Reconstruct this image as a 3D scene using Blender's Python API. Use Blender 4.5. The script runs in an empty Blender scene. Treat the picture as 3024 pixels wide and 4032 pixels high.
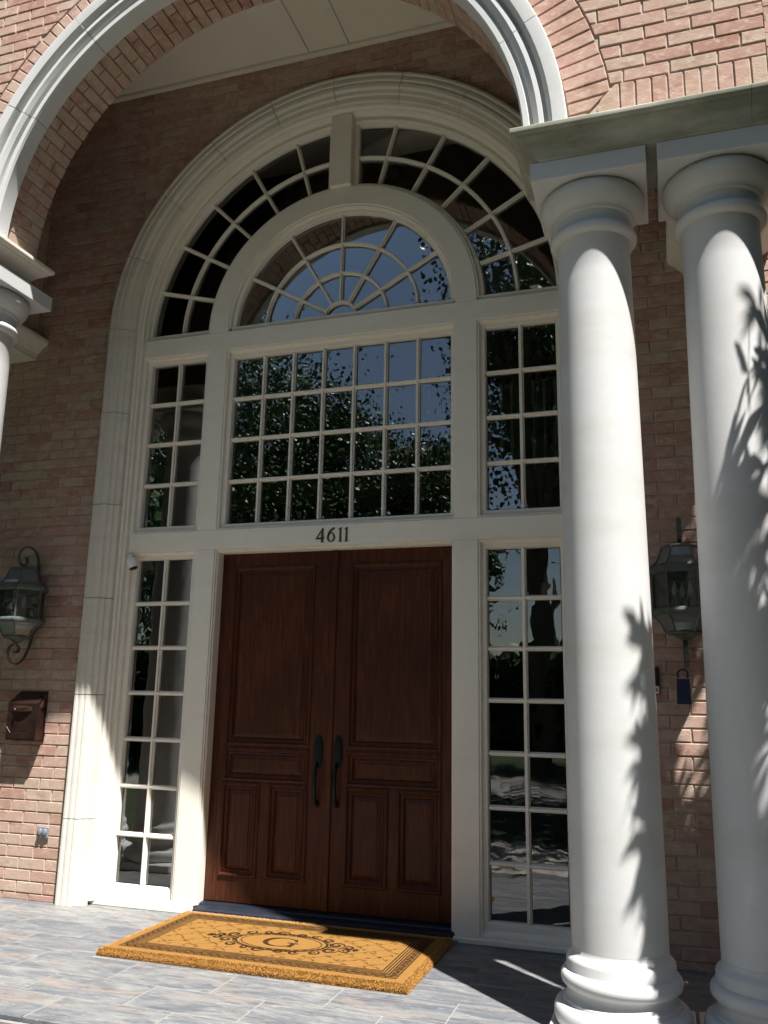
import bpy, bmesh, math, random
import numpy as np
from mathutils import Vector, Matrix

random.seed(7)
rng = np.random.default_rng(7)
sc = bpy.context.scene
COL = sc.collection
PI = math.pi

# ------------------------------------------------------------------ camera
cam_d = bpy.data.cameras.new("camera")
cam = bpy.data.objects.new("camera", cam_d)
COL.objects.link(cam)
sc.camera = cam
cam_d.sensor_fit = 'HORIZONTAL'
cam_d.sensor_width = 36.0
cam_d.lens = 3361.84 / 3024 * 36.0
cam_d.clip_start = 0.05
cam_d.clip_end = 500
R = [[0.95153871, 0.30695301, 0.01881316],
     [-0.0494458, 0.21308516, -0.97578165],
     [-0.30352792, 0.92756378, 0.21793632]]
CAM = (2.33619916, -5.83901956, 1.49497524)
cam.matrix_world = Matrix(((R[0][0], -R[1][0], -R[2][0], CAM[0]),
                           (R[0][1], -R[1][1], -R[2][1], CAM[1]),
                           (R[0][2], -R[1][2], -R[2][2], CAM[2]),
                           (0, 0, 0, 1)))
FPX = 3361.84


def project(p):
    d = [p[i] - CAM[i] for i in range(3)]
    q = [sum(R[k][i] * d[i] for i in range(3)) for k in range(3)]
    if q[2] <= 0.05:
        return None
    return 1512 + FPX * q[0] / q[2], 2016 + FPX * q[1] / q[2], q[2]


# ------------------------------------------------------------------ light
SUN = Vector((1.08, -1.0, 3.2)).normalized()
elev = math.asin(SUN.z)
azim = math.atan2(SUN.x, SUN.y)
world = bpy.data.worlds.new("World")
sc.world = world
world.use_nodes = True
nt = world.node_tree
nt.nodes.clear()
sky = nt.nodes.new('ShaderNodeTexSky')
sky.sky_type = 'NISHITA'
sky.sun_disc = False
sky.sun_elevation = elev
sky.sun_rotation = azim
sky.dust_density = 0.6
sky.air_density = 1.2
bg = nt.nodes.new('ShaderNodeBackground')
bg.inputs['Strength'].default_value = 0.05
wo = nt.nodes.new('ShaderNodeOutputWorld')
nt.links.new(sky.outputs[0], bg.inputs[0])
nt.links.new(bg.outputs[0], wo.inputs[0])
sd = bpy.data.lights.new("sun", 'SUN')
sd.energy = 5.0
sd.angle = math.radians(0.55)
sd.color = (1.0, 0.97, 0.925)
sun = bpy.data.objects.new("sun", sd)
COL.objects.link(sun)
sun.rotation_euler = SUN.to_track_quat('Z', 'Y').to_euler()
sc.view_settings.view_transform = 'Standard'
sc.view_settings.look = 'None'
sc.view_settings.gamma = 1
sc.view_settings.use_curve_mapping = False
sc.view_settings.exposure = 1.42
sc.render.engine = 'CYCLES'
sc.cycles.max_bounces = 10
sc.cycles.diffuse_bounces = 5
sc.cycles.glossy_bounces = 5
sc.cycles.transparent_max_bounces = 16
sc.cycles.transmission_bounces = 6
sc.cycles.caustics_reflective = False
sc.cycles.caustics_refractive = False
sc.cycles.sample_clamp_indirect = 6


# ------------------------------------------------------------------ materials
def new_mat(name):
    m = bpy.data.materials.new(name)
    m.use_nodes = True
    t = m.node_tree
    b = t.nodes['Principled BSDF']
    return m, t, b


def N(t, kind, **kw):
    n = t.nodes.new(kind)
    for k, v in kw.items():
        setattr(n, k, v)
    return n


def ramp(t, stops, src=None):
    n = t.nodes.new('ShaderNodeValToRGB')
    el = n.color_ramp.elements
    while len(el) < len(stops):
        el.new(0.5)
    for e, (p, c) in zip(el, stops):
        e.position = p
        e.color = (*c, 1) if len(c) == 3 else c
    if src is not None:
        t.links.new(src, n.inputs[0])
    return n


def noise(t, scale, detail=4, rough=0.55, vec=None, dist=0.0):
    n = t.nodes.new('ShaderNodeTexNoise')
    n.inputs['Scale'].default_value = scale
    n.inputs['Detail'].default_value = detail
    n.inputs['Roughness'].default_value = rough
    n.inputs['Distortion'].default_value = dist
    if vec is not None:
        t.links.new(vec, n.inputs['Vector'])
    return n


def mix(t, a, b, f, mode='MIX'):
    n = t.nodes.new('ShaderNodeMix')
    n.data_type = 'RGBA'
    n.blend_type = mode
    for s, i in ((a, 6), (b, 7)):
        if isinstance(s, (tuple, list)):
            n.inputs[i].default_value = (*s, 1)
        else:
            t.links.new(s, n.inputs[i])
    if isinstance(f, (int, float)):
        n.inputs[0].default_value = f
    else:
        t.links.new(f, n.inputs[0])
    return n.outputs[2]


def bump(t, b, h, strength=0.3, dist=0.01):
    n = t.nodes.new('ShaderNodeBump')
    n.inputs['Strength'].default_value = strength
    n.inputs['Distance'].default_value = dist
    t.links.new(h, n.inputs['Height'])
    t.links.new(n.outputs[0], b.inputs['Normal'])
    return n


def pos(t, scale=(1, 1, 1), obj=False, rot=(0, 0, 0)):
    if obj:
        s = t.nodes.new('ShaderNodeTexCoord').outputs['Object']
    else:
        s = t.nodes.new('ShaderNodeNewGeometry').outputs['Position']
    m = t.nodes.new('ShaderNodeMapping')
    m.inputs['Scale'].default_value = scale
    m.inputs['Rotation'].default_value = rot
    t.links.new(s, m.inputs['Vector'])
    return m.outputs[0]


def rnd(t):
    a = t.nodes.new('ShaderNodeObjectInfo').outputs['Random']
    g = t.nodes.new('ShaderNodeNewGeometry').outputs['Random Per Island']
    ad = t.nodes.new('ShaderNodeMath')
    ad.operation = 'ADD'
    t.links.new(a, ad.inputs[0])
    t.links.new(g, ad.inputs[1])
    fr = t.nodes.new('ShaderNodeMath')
    fr.operation = 'FRACT'
    t.links.new(ad.outputs[0], fr.inputs[0])
    return fr.outputs[0]


def mat_brick():
    m, t, b = new_mat('clay_brick')
    r = rnd(t)
    base = ramp(t, [(0.0, (.45, .305, .235)), (.16, (.46, .285, .23)), (.32, (.41, .235, .185)), (.48, (.45, .335, .25)),
                    (.62, (.48, .345, .28)), (.76, (.43, .26, .205)), (.93, (.36, .18, .135)), (1.0, (.47, .355, .27))], r)
    base.color_ramp.interpolation = 'LINEAR'
    n1 = noise(t, 9, 5, .6, pos(t, (1, 1, 1.3)))
    c = mix(t, base.outputs[0], (.22, .10, .07), ramp(t, [(.52, (0, 0, 0)), (.70, (.58, .58, .58))], n1.outputs[0]).outputs[0])
    n2 = noise(t, 26, 6, .7, pos(t, (.55, .55, 1)))
    c = mix(t, c, (.58, .49, .41), ramp(t, [(.50, (0, 0, 0)), (.66, (.68, .66, .64))], n2.outputs[0]).outputs[0])
    n3 = noise(t, 1.2, 2, .5, pos(t))
    c = mix(t, c, (.45, .36, .28), ramp(t, [(.45, (0, 0, 0)), (.75, (.35, .35, .35))], n3.outputs[0]).outputs[0])
    c = mix(t, c, (.46, .345, .275), .12)
    t.links.new(c, b.inputs['Base Color'])
    b.inputs['Roughness'].default_value = .92
    b.inputs['Specular IOR Level'].default_value = .2
    n4 = noise(t, 90, 6, .7, pos(t, (.7, .7, 1.2)))
    bump(t, b, n4.outputs[0], .55, .004)
    return m


def mat_simple(name, col, rough=.6, var=.12, vscale=6, bscale=60, bstr=.12, bdist=.002, metal=0, spec=.4, dark=None, island=0):
    m, t, b = new_mat(name)
    n1 = noise(t, vscale, 5, .6, pos(t))
    lo = tuple(max(0, v * (1 - var)) for v in col)
    hi = tuple(min(1, v * (1 + var)) for v in col)
    c = mix(t, lo, hi, ramp(t, [(.3, (0, 0, 0)), (.7, (1, 1, 1))], n1.outputs[0]).outputs[0])
    if dark:
        n2 = noise(t, vscale * 2.3, 6, .65, pos(t, (1, 1, .5)))
        c = mix(t, c, dark, ramp(t, [(.55, (0, 0, 0)), (.8, (.7, .7, .7))], n2.outputs[0]).outputs[0])
    if island:
        r = rnd(t)
        c = mix(t, c, tuple(v * (1 - island) for v in col), r)
    t.links.new(c, b.inputs['Base Color'])
    b.inputs['Roughness'].default_value = rough
    b.inputs['Metallic'].default_value = metal
    b.inputs['Specular IOR Level'].default_value = spec
    n3 = noise(t, bscale, 5, .6, pos(t))
    bump(t, b, n3.outputs[0], bstr, bdist)
    return m


def mat_wood():
    m, t, b = new_mat('mahogany')
    p = pos(t, (14, 14, 1.1))
    n = noise(t, 3.5, 7, .62, p, .6)
    c = ramp(t, [(.25, (.030, .0085, .0040)), (.5, (.070, .0205, .0085)), (.72, (.120, .038, .0145)), (.9, (.170, .060, .023))], n.outputs[0])
    n2 = noise(t, 1.4, 3, .5, pos(t))
    cc = mix(t, c.outputs[0], (.035, .011, .006), ramp(t, [(.4, (0, 0, 0)), (.7, (.6, .6, .6))], n2.outputs[0]).outputs[0])
    t.links.new(cc, b.inputs['Base Color'])
    b.inputs['Roughness'].default_value = .38
    b.inputs['Specular IOR Level'].default_value = .22
    bump(t, b, n.outputs[0], .10, .002)
    return m


def mat_slate():
    m, t, b = new_mat('slate_tile')
    r = rnd(t)
    tc = t.nodes.new('ShaderNodeNewGeometry').outputs['Position']
    off = t.nodes.new('ShaderNodeVectorMath')
    off.operation = 'MULTIPLY_ADD'
    comb = t.nodes.new('ShaderNodeCombineXYZ')
    t.links.new(r, comb.inputs[0])
    t.links.new(r, comb.inputs[1])
    off.inputs[1].default_value = (37, 53, 0)
    t.links.new(comb.outputs[0], off.inputs[0])
    t.links.new(tc, off.inputs[2])
    mp = t.nodes.new('ShaderNodeMapping')
    mp.inputs['Rotation'].default_value = (0, 0, math.radians(-28))
    mp.inputs['Scale'].default_value = (1.1, 4.2, 1)
    t.links.new(off.outputs[0], mp.inputs[0])
    n1 = noise(t, 2.0, 8, .62, mp.outputs[0], .8)
    c = ramp(t, [(.32, (.052, .060, .074)), (.43, (.090, .098, .112)), (.50, (.135, .140, .147)), (.57, (.180, .180, .174)), (.68, (.235, .226, .208))], n1.outputs[0]).outputs[0]
    n2 = noise(t, 1.1, 5, .6, mp.outputs[0], 1.2)
    c = mix(t, c, (.24, .175, .13), ramp(t, [(.53, (0, 0, 0)), (.66, (.8, .75, .75))], n2.outputs[0]).outputs[0])
    c = mix(t, c, mix(t, (.105, .113, .126), (.215, .211, .20), r), .38)
    n3 = noise(t, 34, 7, .7, mp.outputs[0])
    c = mix(t, c, (.08, .085, .10), ramp(t, [(.58, (0, 0, 0)), (.72, (.45, .45, .45))], n3.outputs[0]).outputs[0])
    n5 = noise(t, 5.5, 11, .74, mp.outputs[0], .35)
    c = mix(t, c, (.055, .062, .075), ramp(t, [(.50, (0, 0, 0)), (.60, (.55, .55, .55)), (.75, (.75, .75, .75))], n5.outputs[0]).outputs[0])
    n6 = noise(t, 9, 9, .72, mp.outputs[0], .2)
    c = mix(t, c, (.33, .325, .31), ramp(t, [(.56, (0, 0, 0)), (.68, (.6, .6, .6))], n6.outputs[0]).outputs[0])
    t.links.new(c, b.inputs['Base Color'])
    b.inputs['Roughness'].default_value = .55
    b.inputs['Specular IOR Level'].default_value = .35
    bump(t, b, n5.outputs[0], .35, .006)
    return m


def mat_stain_stone(name, col, stain, lo=.48, hi=.66, sc_=3.0, amt=.8, rough=.75):
    m, t, b = new_mat(name)
    n1 = noise(t, sc_, 6, .6, pos(t, (.6, .6, 2.2)))
    n0 = noise(t, 14, 6, .65, pos(t))
    c = mix(t, tuple(v * .93 for v in col), tuple(min(1, v * 1.05) for v in col), n0.outputs[0])
    c = mix(t, c, stain, ramp(t, [(lo, (0, 0, 0)), (hi, (amt, amt, amt))], n1.outputs[0]).outputs[0])
    t.links.new(c, b.inputs['Base Color'])
    b.inputs['Roughness'].default_value = rough
    b.inputs['Specular IOR Level'].default_value = .25
    n3 = noise(t, 70, 6, .7, pos(t))
    bump(t, b, n3.outputs[0], .18, .003)
    return m


def mat_glass(name, tint=(.93, .95, .94), wav=.5, scale=3.0, refl=2.6, tr_col=None):
    m = bpy.data.materials.new(name)
    m.use_nodes = True
    t = m.node_tree
    t.nodes.clear()
    out = t.nodes.new('ShaderNodeOutputMaterial')
    mx = t.nodes.new('ShaderNodeMixShader')
    tr = t.nodes.new('ShaderNodeBsdfTransparent')
    tr.inputs[0].default_value = (*tint, 1)
    gl = t.nodes.new('ShaderNodeBsdfGlossy')
    gl.inputs['Roughness'].default_value = 0.0
    fr = t.nodes.new('ShaderNodeFresnel')
    fr.inputs['IOR'].default_value = 1.52
    mu = t.nodes.new('ShaderNodeMath')
    mu.operation = 'MULTIPLY'
    mu.inputs[1].default_value = refl
    mu.use_clamp = True
    t.links.new(fr.outputs[0], mu.inputs[0])
    t.links.new(mu.outputs[0], mx.inputs[0])
    t.links.new(tr.outputs[0], mx.inputs[1])
    t.links.new(gl.outputs[0], mx.inputs[2])
    n = noise(t, scale, 1.5, .45, pos(t, (1.2, 1, .7)), .3)
    bp = t.nodes.new('ShaderNodeBump')
    bp.inputs['Strength'].default_value = wav
    bp.inputs['Distance'].default_value = .01
    t.links.new(n.outputs[0], bp.inputs['Height'])
    t.links.new(bp.outputs[0], gl.inputs['Normal'])
    if tr_col:
        m2 = t.nodes.new('ShaderNodeMixShader')
        df = t.nodes.new('ShaderNodeBsdfDiffuse')
        df.inputs[0].default_value = (*tr_col, 1)
        m2.inputs[0].default_value = .04
        t.links.new(mx.outputs[0], m2.inputs[1])
        t.links.new(df.outputs[0], m2.inputs[2])
        t.links.new(m2.outputs[0], out.inputs[0])
    else:
        t.links.new(mx.outputs[0], out.inputs[0])
    return m


M = {}
M['brick'] = mat_brick()
M['mortar'] = mat_simple('mortar', (.47, .40, .325), .95, .14, 12, 120, .5, .004, spec=.1)
M['paint'] = mat_stain_stone('cream_paint', (.80, .755, .665), (.62, .575, .48), .50, .78, 2.2, .4, .5)
M['stone'] = mat_stain_stone('cast_stone', (.68, .645, .565), (.50, .47, .395), .5, .75, 4, .5)
M['column'] = mat_stain_stone('column_stone', (.545, .545, .54), (.47, .455, .415), .48, .72, 1.6, .7, .6)
M['cornice'] = mat_stain_stone('weathered_cornice_stone', (.46, .44, .37), (.17, .18, .125), .38, .60, 2.6, .8)
M['trim'] = mat_stain_stone('arch_trim_stone', (.58, .58, .565), (.42, .43, .41), .55, .8, 3, .5)
M['ceiling'] = mat_simple('porch_ceiling_paint', (.74, .69, .58), .85, .03, 3, 160, .5, .003)
M['wood'] = mat_wood()
M['tile'] = mat_slate()
M['grout'] = mat_simple('grout', (.21, .205, .19), .9, .12, 20, 80, .3, .002)
M['glass'] = mat_glass('window_glass', wav=.10, scale=2.2)
M['glass_old'] = mat_glass('wavy_window_glass', wav=.16, scale=4.5, refl=2.2)
M['lampglass'] = mat_glass('lantern_glass', tint=(.80, .83, .80), wav=.12, scale=14, refl=1.8, tr_col=(.42, .46, .45))
M['seeded'] = mat_simple('seeded_lantern_glass', (.13, .145, .14), .08, .2, 9, 30, .15, .002, spec=.9)
M['metal'] = mat_simple('verdigris_metal', (.085, .105, .095), .42, .35, 18, 80, .3, .002, metal=.15, dark=(.17, .21, .185))
M['handle'] = mat_simple('dark_bronze', (.012, .018, .018), .42, .3, 25, 90, .15, .001, metal=.7)
M['digit'] = mat_simple('aged_brass', (.085, .060, .028), .45, .4, 40, 90, .1, .001, metal=.6)
M['threshold'] = mat_simple('threshold_metal', (.014, .018, .028), .5, .25, 10, 60, .15, .001, metal=.3)
M['mailbox'] = mat_simple('hammered_copper', (.062, .034, .027), .38, .4, 12, 90, .35, .003, metal=.75)
M['white'] = mat_simple('white_plastic', (.78, .78, .78), .4, .02)
M['black'] = mat_simple('black_plastic', (.012, .012, .014), .25, .1)
M['greymetal'] = mat_simple('grey_metal', (.28, .30, .33), .45, .08, metal=.4)
M['tag'] = mat_simple('navy_card', (.012, .025, .07), .5, .1)
M['coir'] = mat_simple('coir', (.37, .19, .050), .95, .38, 75, 420, 1.0, .006, spec=.1, island=.35)
M['fibre_lit'] = mat_simple('coir_fibre_lit', (.56, .30, .085), .9, .3, 60, 200, .2, .002, spec=.1, island=.5)  # brighter copy of the coir, so the mat edge reads as sunlit
M['print'] = mat_simple('coir_print', (.040, .020, .010), .95, .6, 120, 420, 1.0, .006, spec=.1)
M['print_soft'] = mat_simple('coir_print_faded', (.14, .068, .018), .95, .4, 240, 420, 1.0, .006, spec=.1)
M['concrete'] = mat_simple('concrete', (.20, .19, .17), .9, .12, 2, 60, .3, .003, dark=(.17, .16, .15))
M['walk'] = mat_simple('pale_paving', (.36, .335, .29), .85, .15, 3, 60, .3, .003)
M['rear_shade'] = mat_simple('rear_face_shade', (.11, .085, .07), .9, .2)  # dark colour standing in for shade on the arch wall's back
M['step'] = mat_simple('step_stone', (.085, .088, .085), .8, .25, 9, 60, .4, .004)
M['lawn'] = mat_simple('lawn_grass', (.022, .036, .010), .95, .35, 2, 60, .6, .02)
M['leaf'] = mat_simple('tree_leaf', (.065, .125, .03), .45, .3, 1.5, 20, .1, .002, island=.45)
M['leaf2'] = mat_simple('shrub_leaf', (.05, .095, .03), .45, .3, 3, 20, .1, .002, island=.4)
M['bark'] = mat_simple('bark', (.12, .09, .065), .95, .3, 6, 30, .8, .02)
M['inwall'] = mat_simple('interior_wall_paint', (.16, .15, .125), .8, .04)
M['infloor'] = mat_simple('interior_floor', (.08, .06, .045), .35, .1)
M['bulb'] = mat_simple('frosted_bulb', (.7, .66, .58), .3, .05)
M['candle'] = mat_simple('candle_sleeve', (.45, .26, .09), .5, .1)
M['sky'] = None


# ------------------------------------------------------------------ object helpers
def setp(o, label=None, cat=None, group=None, kind=None):
    if label:
        o['label'] = label
    if cat:
        o['category'] = cat
    if group:
        o['group'] = group
    if kind:
        o['kind'] = kind
    return o


def thing(name, label, cat, loc=(0, 0, 0), group=None):
    o = bpy.data.objects.new(name, None)
    o.empty_display_size = .1
    o.location = loc
    COL.objects.link(o)
    return setp(o, label, cat, group)


def link(name, me, parent=None, kind=None, label=None, world_coords=True, loc=None):
    o = bpy.data.objects.new(name, me)
    if loc is not None:
        o.location = loc
    COL.objects.link(o)
    if parent is not None:
        o.parent = parent
        if world_coords:
            off = Vector((0, 0, 0))
            p = parent
            while p is not None:
                if p.type == 'EMPTY':
                    off = off + p.location
                p = p.parent
            if parent.type == 'EMPTY':
                o.matrix_parent_inverse = Matrix.Translation(-off)
    if kind:
        o['kind'] = kind
    if label:
        o['label'] = label
    return o


def bm_mesh(bm, name, mat, smooth=False, ang=None):
    bmesh.ops.recalc_face_normals(bm, faces=bm.faces[:])
    me = bpy.data.meshes.new(name)
    bm.to_mesh(me)
    bm.free()
    me.materials.append(mat)
    if smooth:
        me.polygons.foreach_set('use_smooth', [True] * len(me.polygons))
        if ang:
            me.set_sharp_from_angle(angle=math.radians(ang))
    return me


def add_box(bm, x0, x1, y0, y1, z0, z1, bev=0.0, seg=1):
    r = bmesh.ops.create_cube(bm, size=1)
    vs = r['verts']
    for v in vs:
        v.co.x = x0 + (v.co.x + .5) * (x1 - x0)
        v.co.y = y0 + (v.co.y + .5) * (y1 - y0)
        v.co.z = z0 + (v.co.z + .5) * (z1 - z0)
    if bev > 0:
        es = list({e for v in vs for e in v.link_edges})
        bmesh.ops.bevel(bm, geom=es, offset=bev, segments=seg, affect='EDGES', profile=.6)
    return vs


def box_obj(name, dims, mat, parent=None, bev=0.0, seg=1, **kw):
    bm = bmesh.new()
    add_box(bm, *dims, bev=bev, seg=seg)
    return link(name, bm_mesh(bm, name, mat), parent, **kw)


def add_prism(bm, poly, y0, y1, bev=0.0):
    """poly: list of (x,z) ccw-ish; front face at y0 (towards viewer, -y), back at y1; front edge chamfered"""
    n = len(poly)
    cx = sum(p[0] for p in poly) / n
    cz = sum(p[1] for p in poly) / n
    if bev > 0:
        ins = []
        area = sum(poly[i][0] * poly[(i + 1) % n][1] - poly[(i + 1) % n][0] * poly[i][1] for i in range(n))
        sg = 1 if area > 0 else -1
        for i in range(n):
            a = Vector(poly[i - 1]); b = Vector(poly[i]); c = Vector(poly[(i + 1) % n])
            d1 = (b - a); d2 = (c - b)
            if d1.length < 1e-6 or d2.length < 1e-6:
                ins.append(tuple(b)); continue
            d1.normalize(); d2.normalize()
            n1 = Vector((-d1.y, d1.x)) * sg; n2 = Vector((-d2.y, d2.x)) * sg
            k = max(.35, 1 + n1.dot(n2))
            ins.append(tuple(b + (n1 + n2) * (bev / k)))
        rings = [[bm.verts.new((p[0], y0, p[1])) for p in ins],
                 [bm.verts.new((p[0], y0 + bev, p[1])) for p in poly],
                 [bm.verts.new((p[0], y1, p[1])) for p in poly]]
    else:
        rings = [[bm.verts.new((p[0], y0, p[1])) for p in poly], [bm.verts.new((p[0], y1, p[1])) for p in poly]]
    bm.faces.new(rings[0])
    bm.faces.new(rings[-1][::-1])
    for a, b in zip(rings[:-1], rings[1:]):
        for i in range(n):
            j = (i + 1) % n
            bm.faces.new((a[i], a[j], b[j], b[i]))


def add_lathe(bm, prof, seg=32, c=(0, 0), ang0=0.0, caps=True):
    rings = []
    for r, z in prof:
        if r < 1e-5:
            rings.append([bm.verts.new((c[0], c[1], z))])
        else:
            rings.append([bm.verts.new((c[0] + r * math.cos(ang0 + 2 * PI * i / seg), c[1] + r * math.sin(ang0 + 2 * PI * i / seg), z)) for i in range(seg)])
    for a, b in zip(rings[:-1], rings[1:]):
        for i in range(seg):
            j = (i + 1) % seg
            if len(a) == 1 and len(b) == 1:
                continue
            if len(a) == 1:
                bm.faces.new((a[0], b[j], b[i]))
            elif len(b) == 1:
                bm.faces.new((a[i], a[j], b[0]))
            else:
                bm.faces.new((a[i], a[j], b[j], b[i]))
    if caps:
        for r in (rings[0], rings[-1]):
            if len(r) > 2:
                bm.faces.new(r)


def lathe_obj(name, prof, mat, parent=None, seg=32, c=(0, 0), ang=35, smooth=True, ang0=0.0, **kw):
    bm = bmesh.new()
    add_lathe(bm, prof, seg, c, ang0)
    return link(name, bm_mesh(bm, name, mat, smooth, ang), parent, **kw)


def add_sweep(bm, prof, stations, cx, cz):
    """prof: closed list of (r, y). stations: list of (angle_rad, zoff)."""
    rings = []
    for a, zo in stations:
        ca, sa = math.cos(a), math.sin(a)
        rings.append([bm.verts.new((cx + r * ca, y, cz + r * sa + zo)) for r, y in prof])
    n = len(prof)
    for A, B in zip(rings[:-1], rings[1:]):
        for i in range(n):
            j = (i + 1) % n
            bm.faces.new((A[i], A[j], B[j], B[i]))
    bm.faces.new(rings[0])
    bm.faces.new(rings[-1][::-1])


def arc_st(a0, a1, step=2.5):
    n = max(2, int(abs(a1 - a0) / step) + 1)
    return [(math.radians(a0 + (a1 - a0) * i / (n - 1)), 0.0) for i in range(n)]


def sweep_obj(name, prof, st, cx, cz, mat, parent, smooth=True, ang=28, **kw):
    bm = bmesh.new()
    add_sweep(bm, prof, st, cx, cz)
    return link(name, bm_mesh(bm, name, mat, smooth, ang), parent, **kw)


def add_tube(bm, pts, rad, seg=8, flat=None):
    """round tube or (flat=(w,t)) ribbon along pts"""
    pts = [Vector(p) for p in pts]
    rings = []
    for i, p in enumerate(pts):
        d = (pts[min(i + 1, len(pts) - 1)] - pts[max(i - 1, 0)]).normalized()
        if flat:
            side = Vector((1, 0, 0)) if abs(d.x) < .9 else Vector((0, 1, 0))
            up = d.cross(side).normalized()
            side = up.cross(d).normalized()
            w, th = flat
            rr = [p + side * w / 2 + up * th / 2, p - side * w / 2 + up * th / 2, p - side * w / 2 - up * th / 2, p + side * w / 2 - up * th / 2]
        else:
            ref = Vector((0, 0, 1)) if abs(d.z) < .9 else Vector((1, 0, 0))
            a = d.cross(ref).normalized()
            b = d.cross(a).normalized()
            r_ = rad[i] if isinstance(rad, (list, tuple)) else rad
            rr = [p + (a * math.cos(2 * PI * k / seg) + b * math.sin(2 * PI * k / seg)) * r_ for k in range(seg)]
        rings.append([bm.verts.new(v) for v in rr])
    n = len(rings[0])
    for A, B in zip(rings[:-1], rings[1:]):
        for i in range(n):
            j = (i + 1) % n
            bm.faces.new((A[i], A[j], B[j], B[i]))
    bm.faces.new(rings[0])
    bm.faces.new(rings[-1][::-1])


def smooth_pts(pts, k=5):
    out = []
    P = [Vector(p) for p in pts]
    for i in range(len(P) - 1):
        p0 = P[max(i - 1, 0)]; p1 = P[i]; p2 = P[i + 1]; p3 = P[min(i + 2, len(P) - 1)]
        for j in range(k):
            t = j / k
            out.append(.5 * ((2 * p1) + (p2 - p0) * t + (2 * p0 - 5 * p1 + 4 * p2 - p3) * t * t + (3 * p1 - p0 - 3 * p2 + p3) * t ** 3))
    out.append(P[-1])
    return out


def copy_thing(o, loc, label, parent=None):
    c = o.copy()
    COL.objects.link(c)
    if parent is None:
        c.location = loc
        c['label'] = label
    else:
        c.parent = parent
    for ch in list(o.children):
        copy_thing(ch, None, None, c)
    return c


# ------------------------------------------------------------------ brickwork
BL, BH, JT = .2335, .0735, .0095
PX, PZ = BL + JT, BH + JT


def brick_mesh(poly, dep=.045, bev=.004, jit=.0016):
    bm = bmesh.new()
    pp = [(x + random.uniform(-jit, jit), z + random.uniform(-jit, jit)) for x, z in poly]
    add_prism(bm, pp, random.uniform(-.0015, .0015), dep, bev)
    return bm_mesh(bm, 'brick', M['brick'])


FULL = [brick_mesh([(-BL / 2, -BH / 2), (BL / 2, -BH / 2), (BL / 2, BH / 2), (-BL / 2, BH / 2)]) for _ in range(8)]


def clip_circle(poly, cx, cz, r, inside=False):
    """cut poly with the tangent half plane of the circle nearest its centre"""
    mx = sum(p[0] for p in poly) / len(poly)
    mz = sum(p[1] for p in poly) / len(poly)
    d = math.hypot(mx - cx, mz - cz)
    nx, nz = (mx - cx) / d, (mz - cz) / d
    return clip_half(poly, nx, nz, nx * cx + nz * cz + r)


def clip_half(poly, nx, nz, c):
    out = []
    n = len(poly)
    for i in range(n):
        a, b = poly[i], poly[(i + 1) % n]
        da = a[0] * nx + a[1] * nz - c
        db = b[0] * nx + b[1] * nz - c
        if da >= 0:
            out.append(a)
        if (da >= 0) != (db >= 0):
            t = da / (da - db)
            out.append((a[0] + (b[0] - a[0]) * t, a[1] + (b[1] - a[1]) * t))
    return out


def parea(p):
    n = len(p)
    return abs(sum(p[i][0] * p[(i + 1) % n][1] - p[(i + 1) % n][0] * p[i][1] for i in range(n))) / 2


class Wall:
    """bricks collected as (poly in u,z ; matrix placing local (u, y, z)) then largest in view become parts"""

    def __init__(self, empty, limit=300):
        self.e = empty
        self.items = []
        self.limit = limit

    def add(self, poly, mat, dep=.045, full=False):
        if len(poly) < 3 or parea(poly) < .0009:
            return
        n = len(poly)
        c = (sum(p[0] for p in poly) / n, sum(p[1] for p in poly) / n)
        w = mat @ Vector((c[0], 0, c[1]))
        q = project(w)
        s = 0
        if q and -120 < q[0] < 3144 and -120 < q[1] < 4152:
            s = parea(poly) / q[2] ** 2
        self.items.append((s, poly, c, mat, dep, full))

    def build(self):
        it = sorted(self.items, key=lambda i: -i[0])
        bmr = bmesh.new()
        rest = 0
        for k, (s, poly, c, mat, dep, full) in enumerate(it):
            if k < self.limit and s > 0:
                if full:
                    me = random.choice(FULL)
                else:
                    me = brick_mesh([(p[0] - c[0], p[1] - c[1]) for p in poly], dep)
                o = link('brick', me, self.e, world_coords=False)
                off = self.e.location
                o.matrix_basis = Matrix.Translation(-Vector(off)) @ mat @ Matrix.Translation((c[0], random.uniform(-.0012, .0018), c[1]))
            else:
                b2 = bmesh.new()
                add_prism(b2, poly, random.uniform(-.002, .002), dep, .003)
                b2.transform(mat)
                tmp = bpy.data.meshes.new('t')
                b2.to_mesh(tmp)
                b2.free()
                bmr.from_mesh(tmp)
                bpy.data.meshes.remove(tmp)
                rest += 1
        if rest:
            link('brickwork', bm_mesh(bmr, 'brickwork', M['brick']), self.e, kind='stuff')
        else:
            bmr.free()


def courses(wall, u0, u1, z0, z1, mat, phase=0.0, zs=0.0, test=None, dep=.045):
    k = math.floor((z0 - zs) / PZ)
    while True:
        zb = zs + k * PZ
        if zb >= z1 - .01:
            break
        lo, hi = max(zb, z0), min(zb + BH, z1)
        if hi - lo > .012:
            u = phase + (k % 2) * PX / 2 + random.uniform(-.004, .004)
            i = math.floor((u0 - u) / PX)
            while True:
                a = u + i * PX
                if a >= u1:
                    break
                b = a + BL
                aa, bb = max(a, u0), min(b, u1)
                if bb - aa > .02:
                    poly = [(aa, lo), (bb, lo), (bb, hi), (aa, hi)]
                    full = (bb - aa) > BL - 1e-4 and (hi - lo) > BH - 1e-4
                    if test:
                        p2 = test(poly)
                        if p2 is None:
                            i += 1
                            continue
                        full = full and p2 is poly
                        poly = p2
                    wall.add(poly, mat, dep, full)
                i += 1
        k += 1


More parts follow.
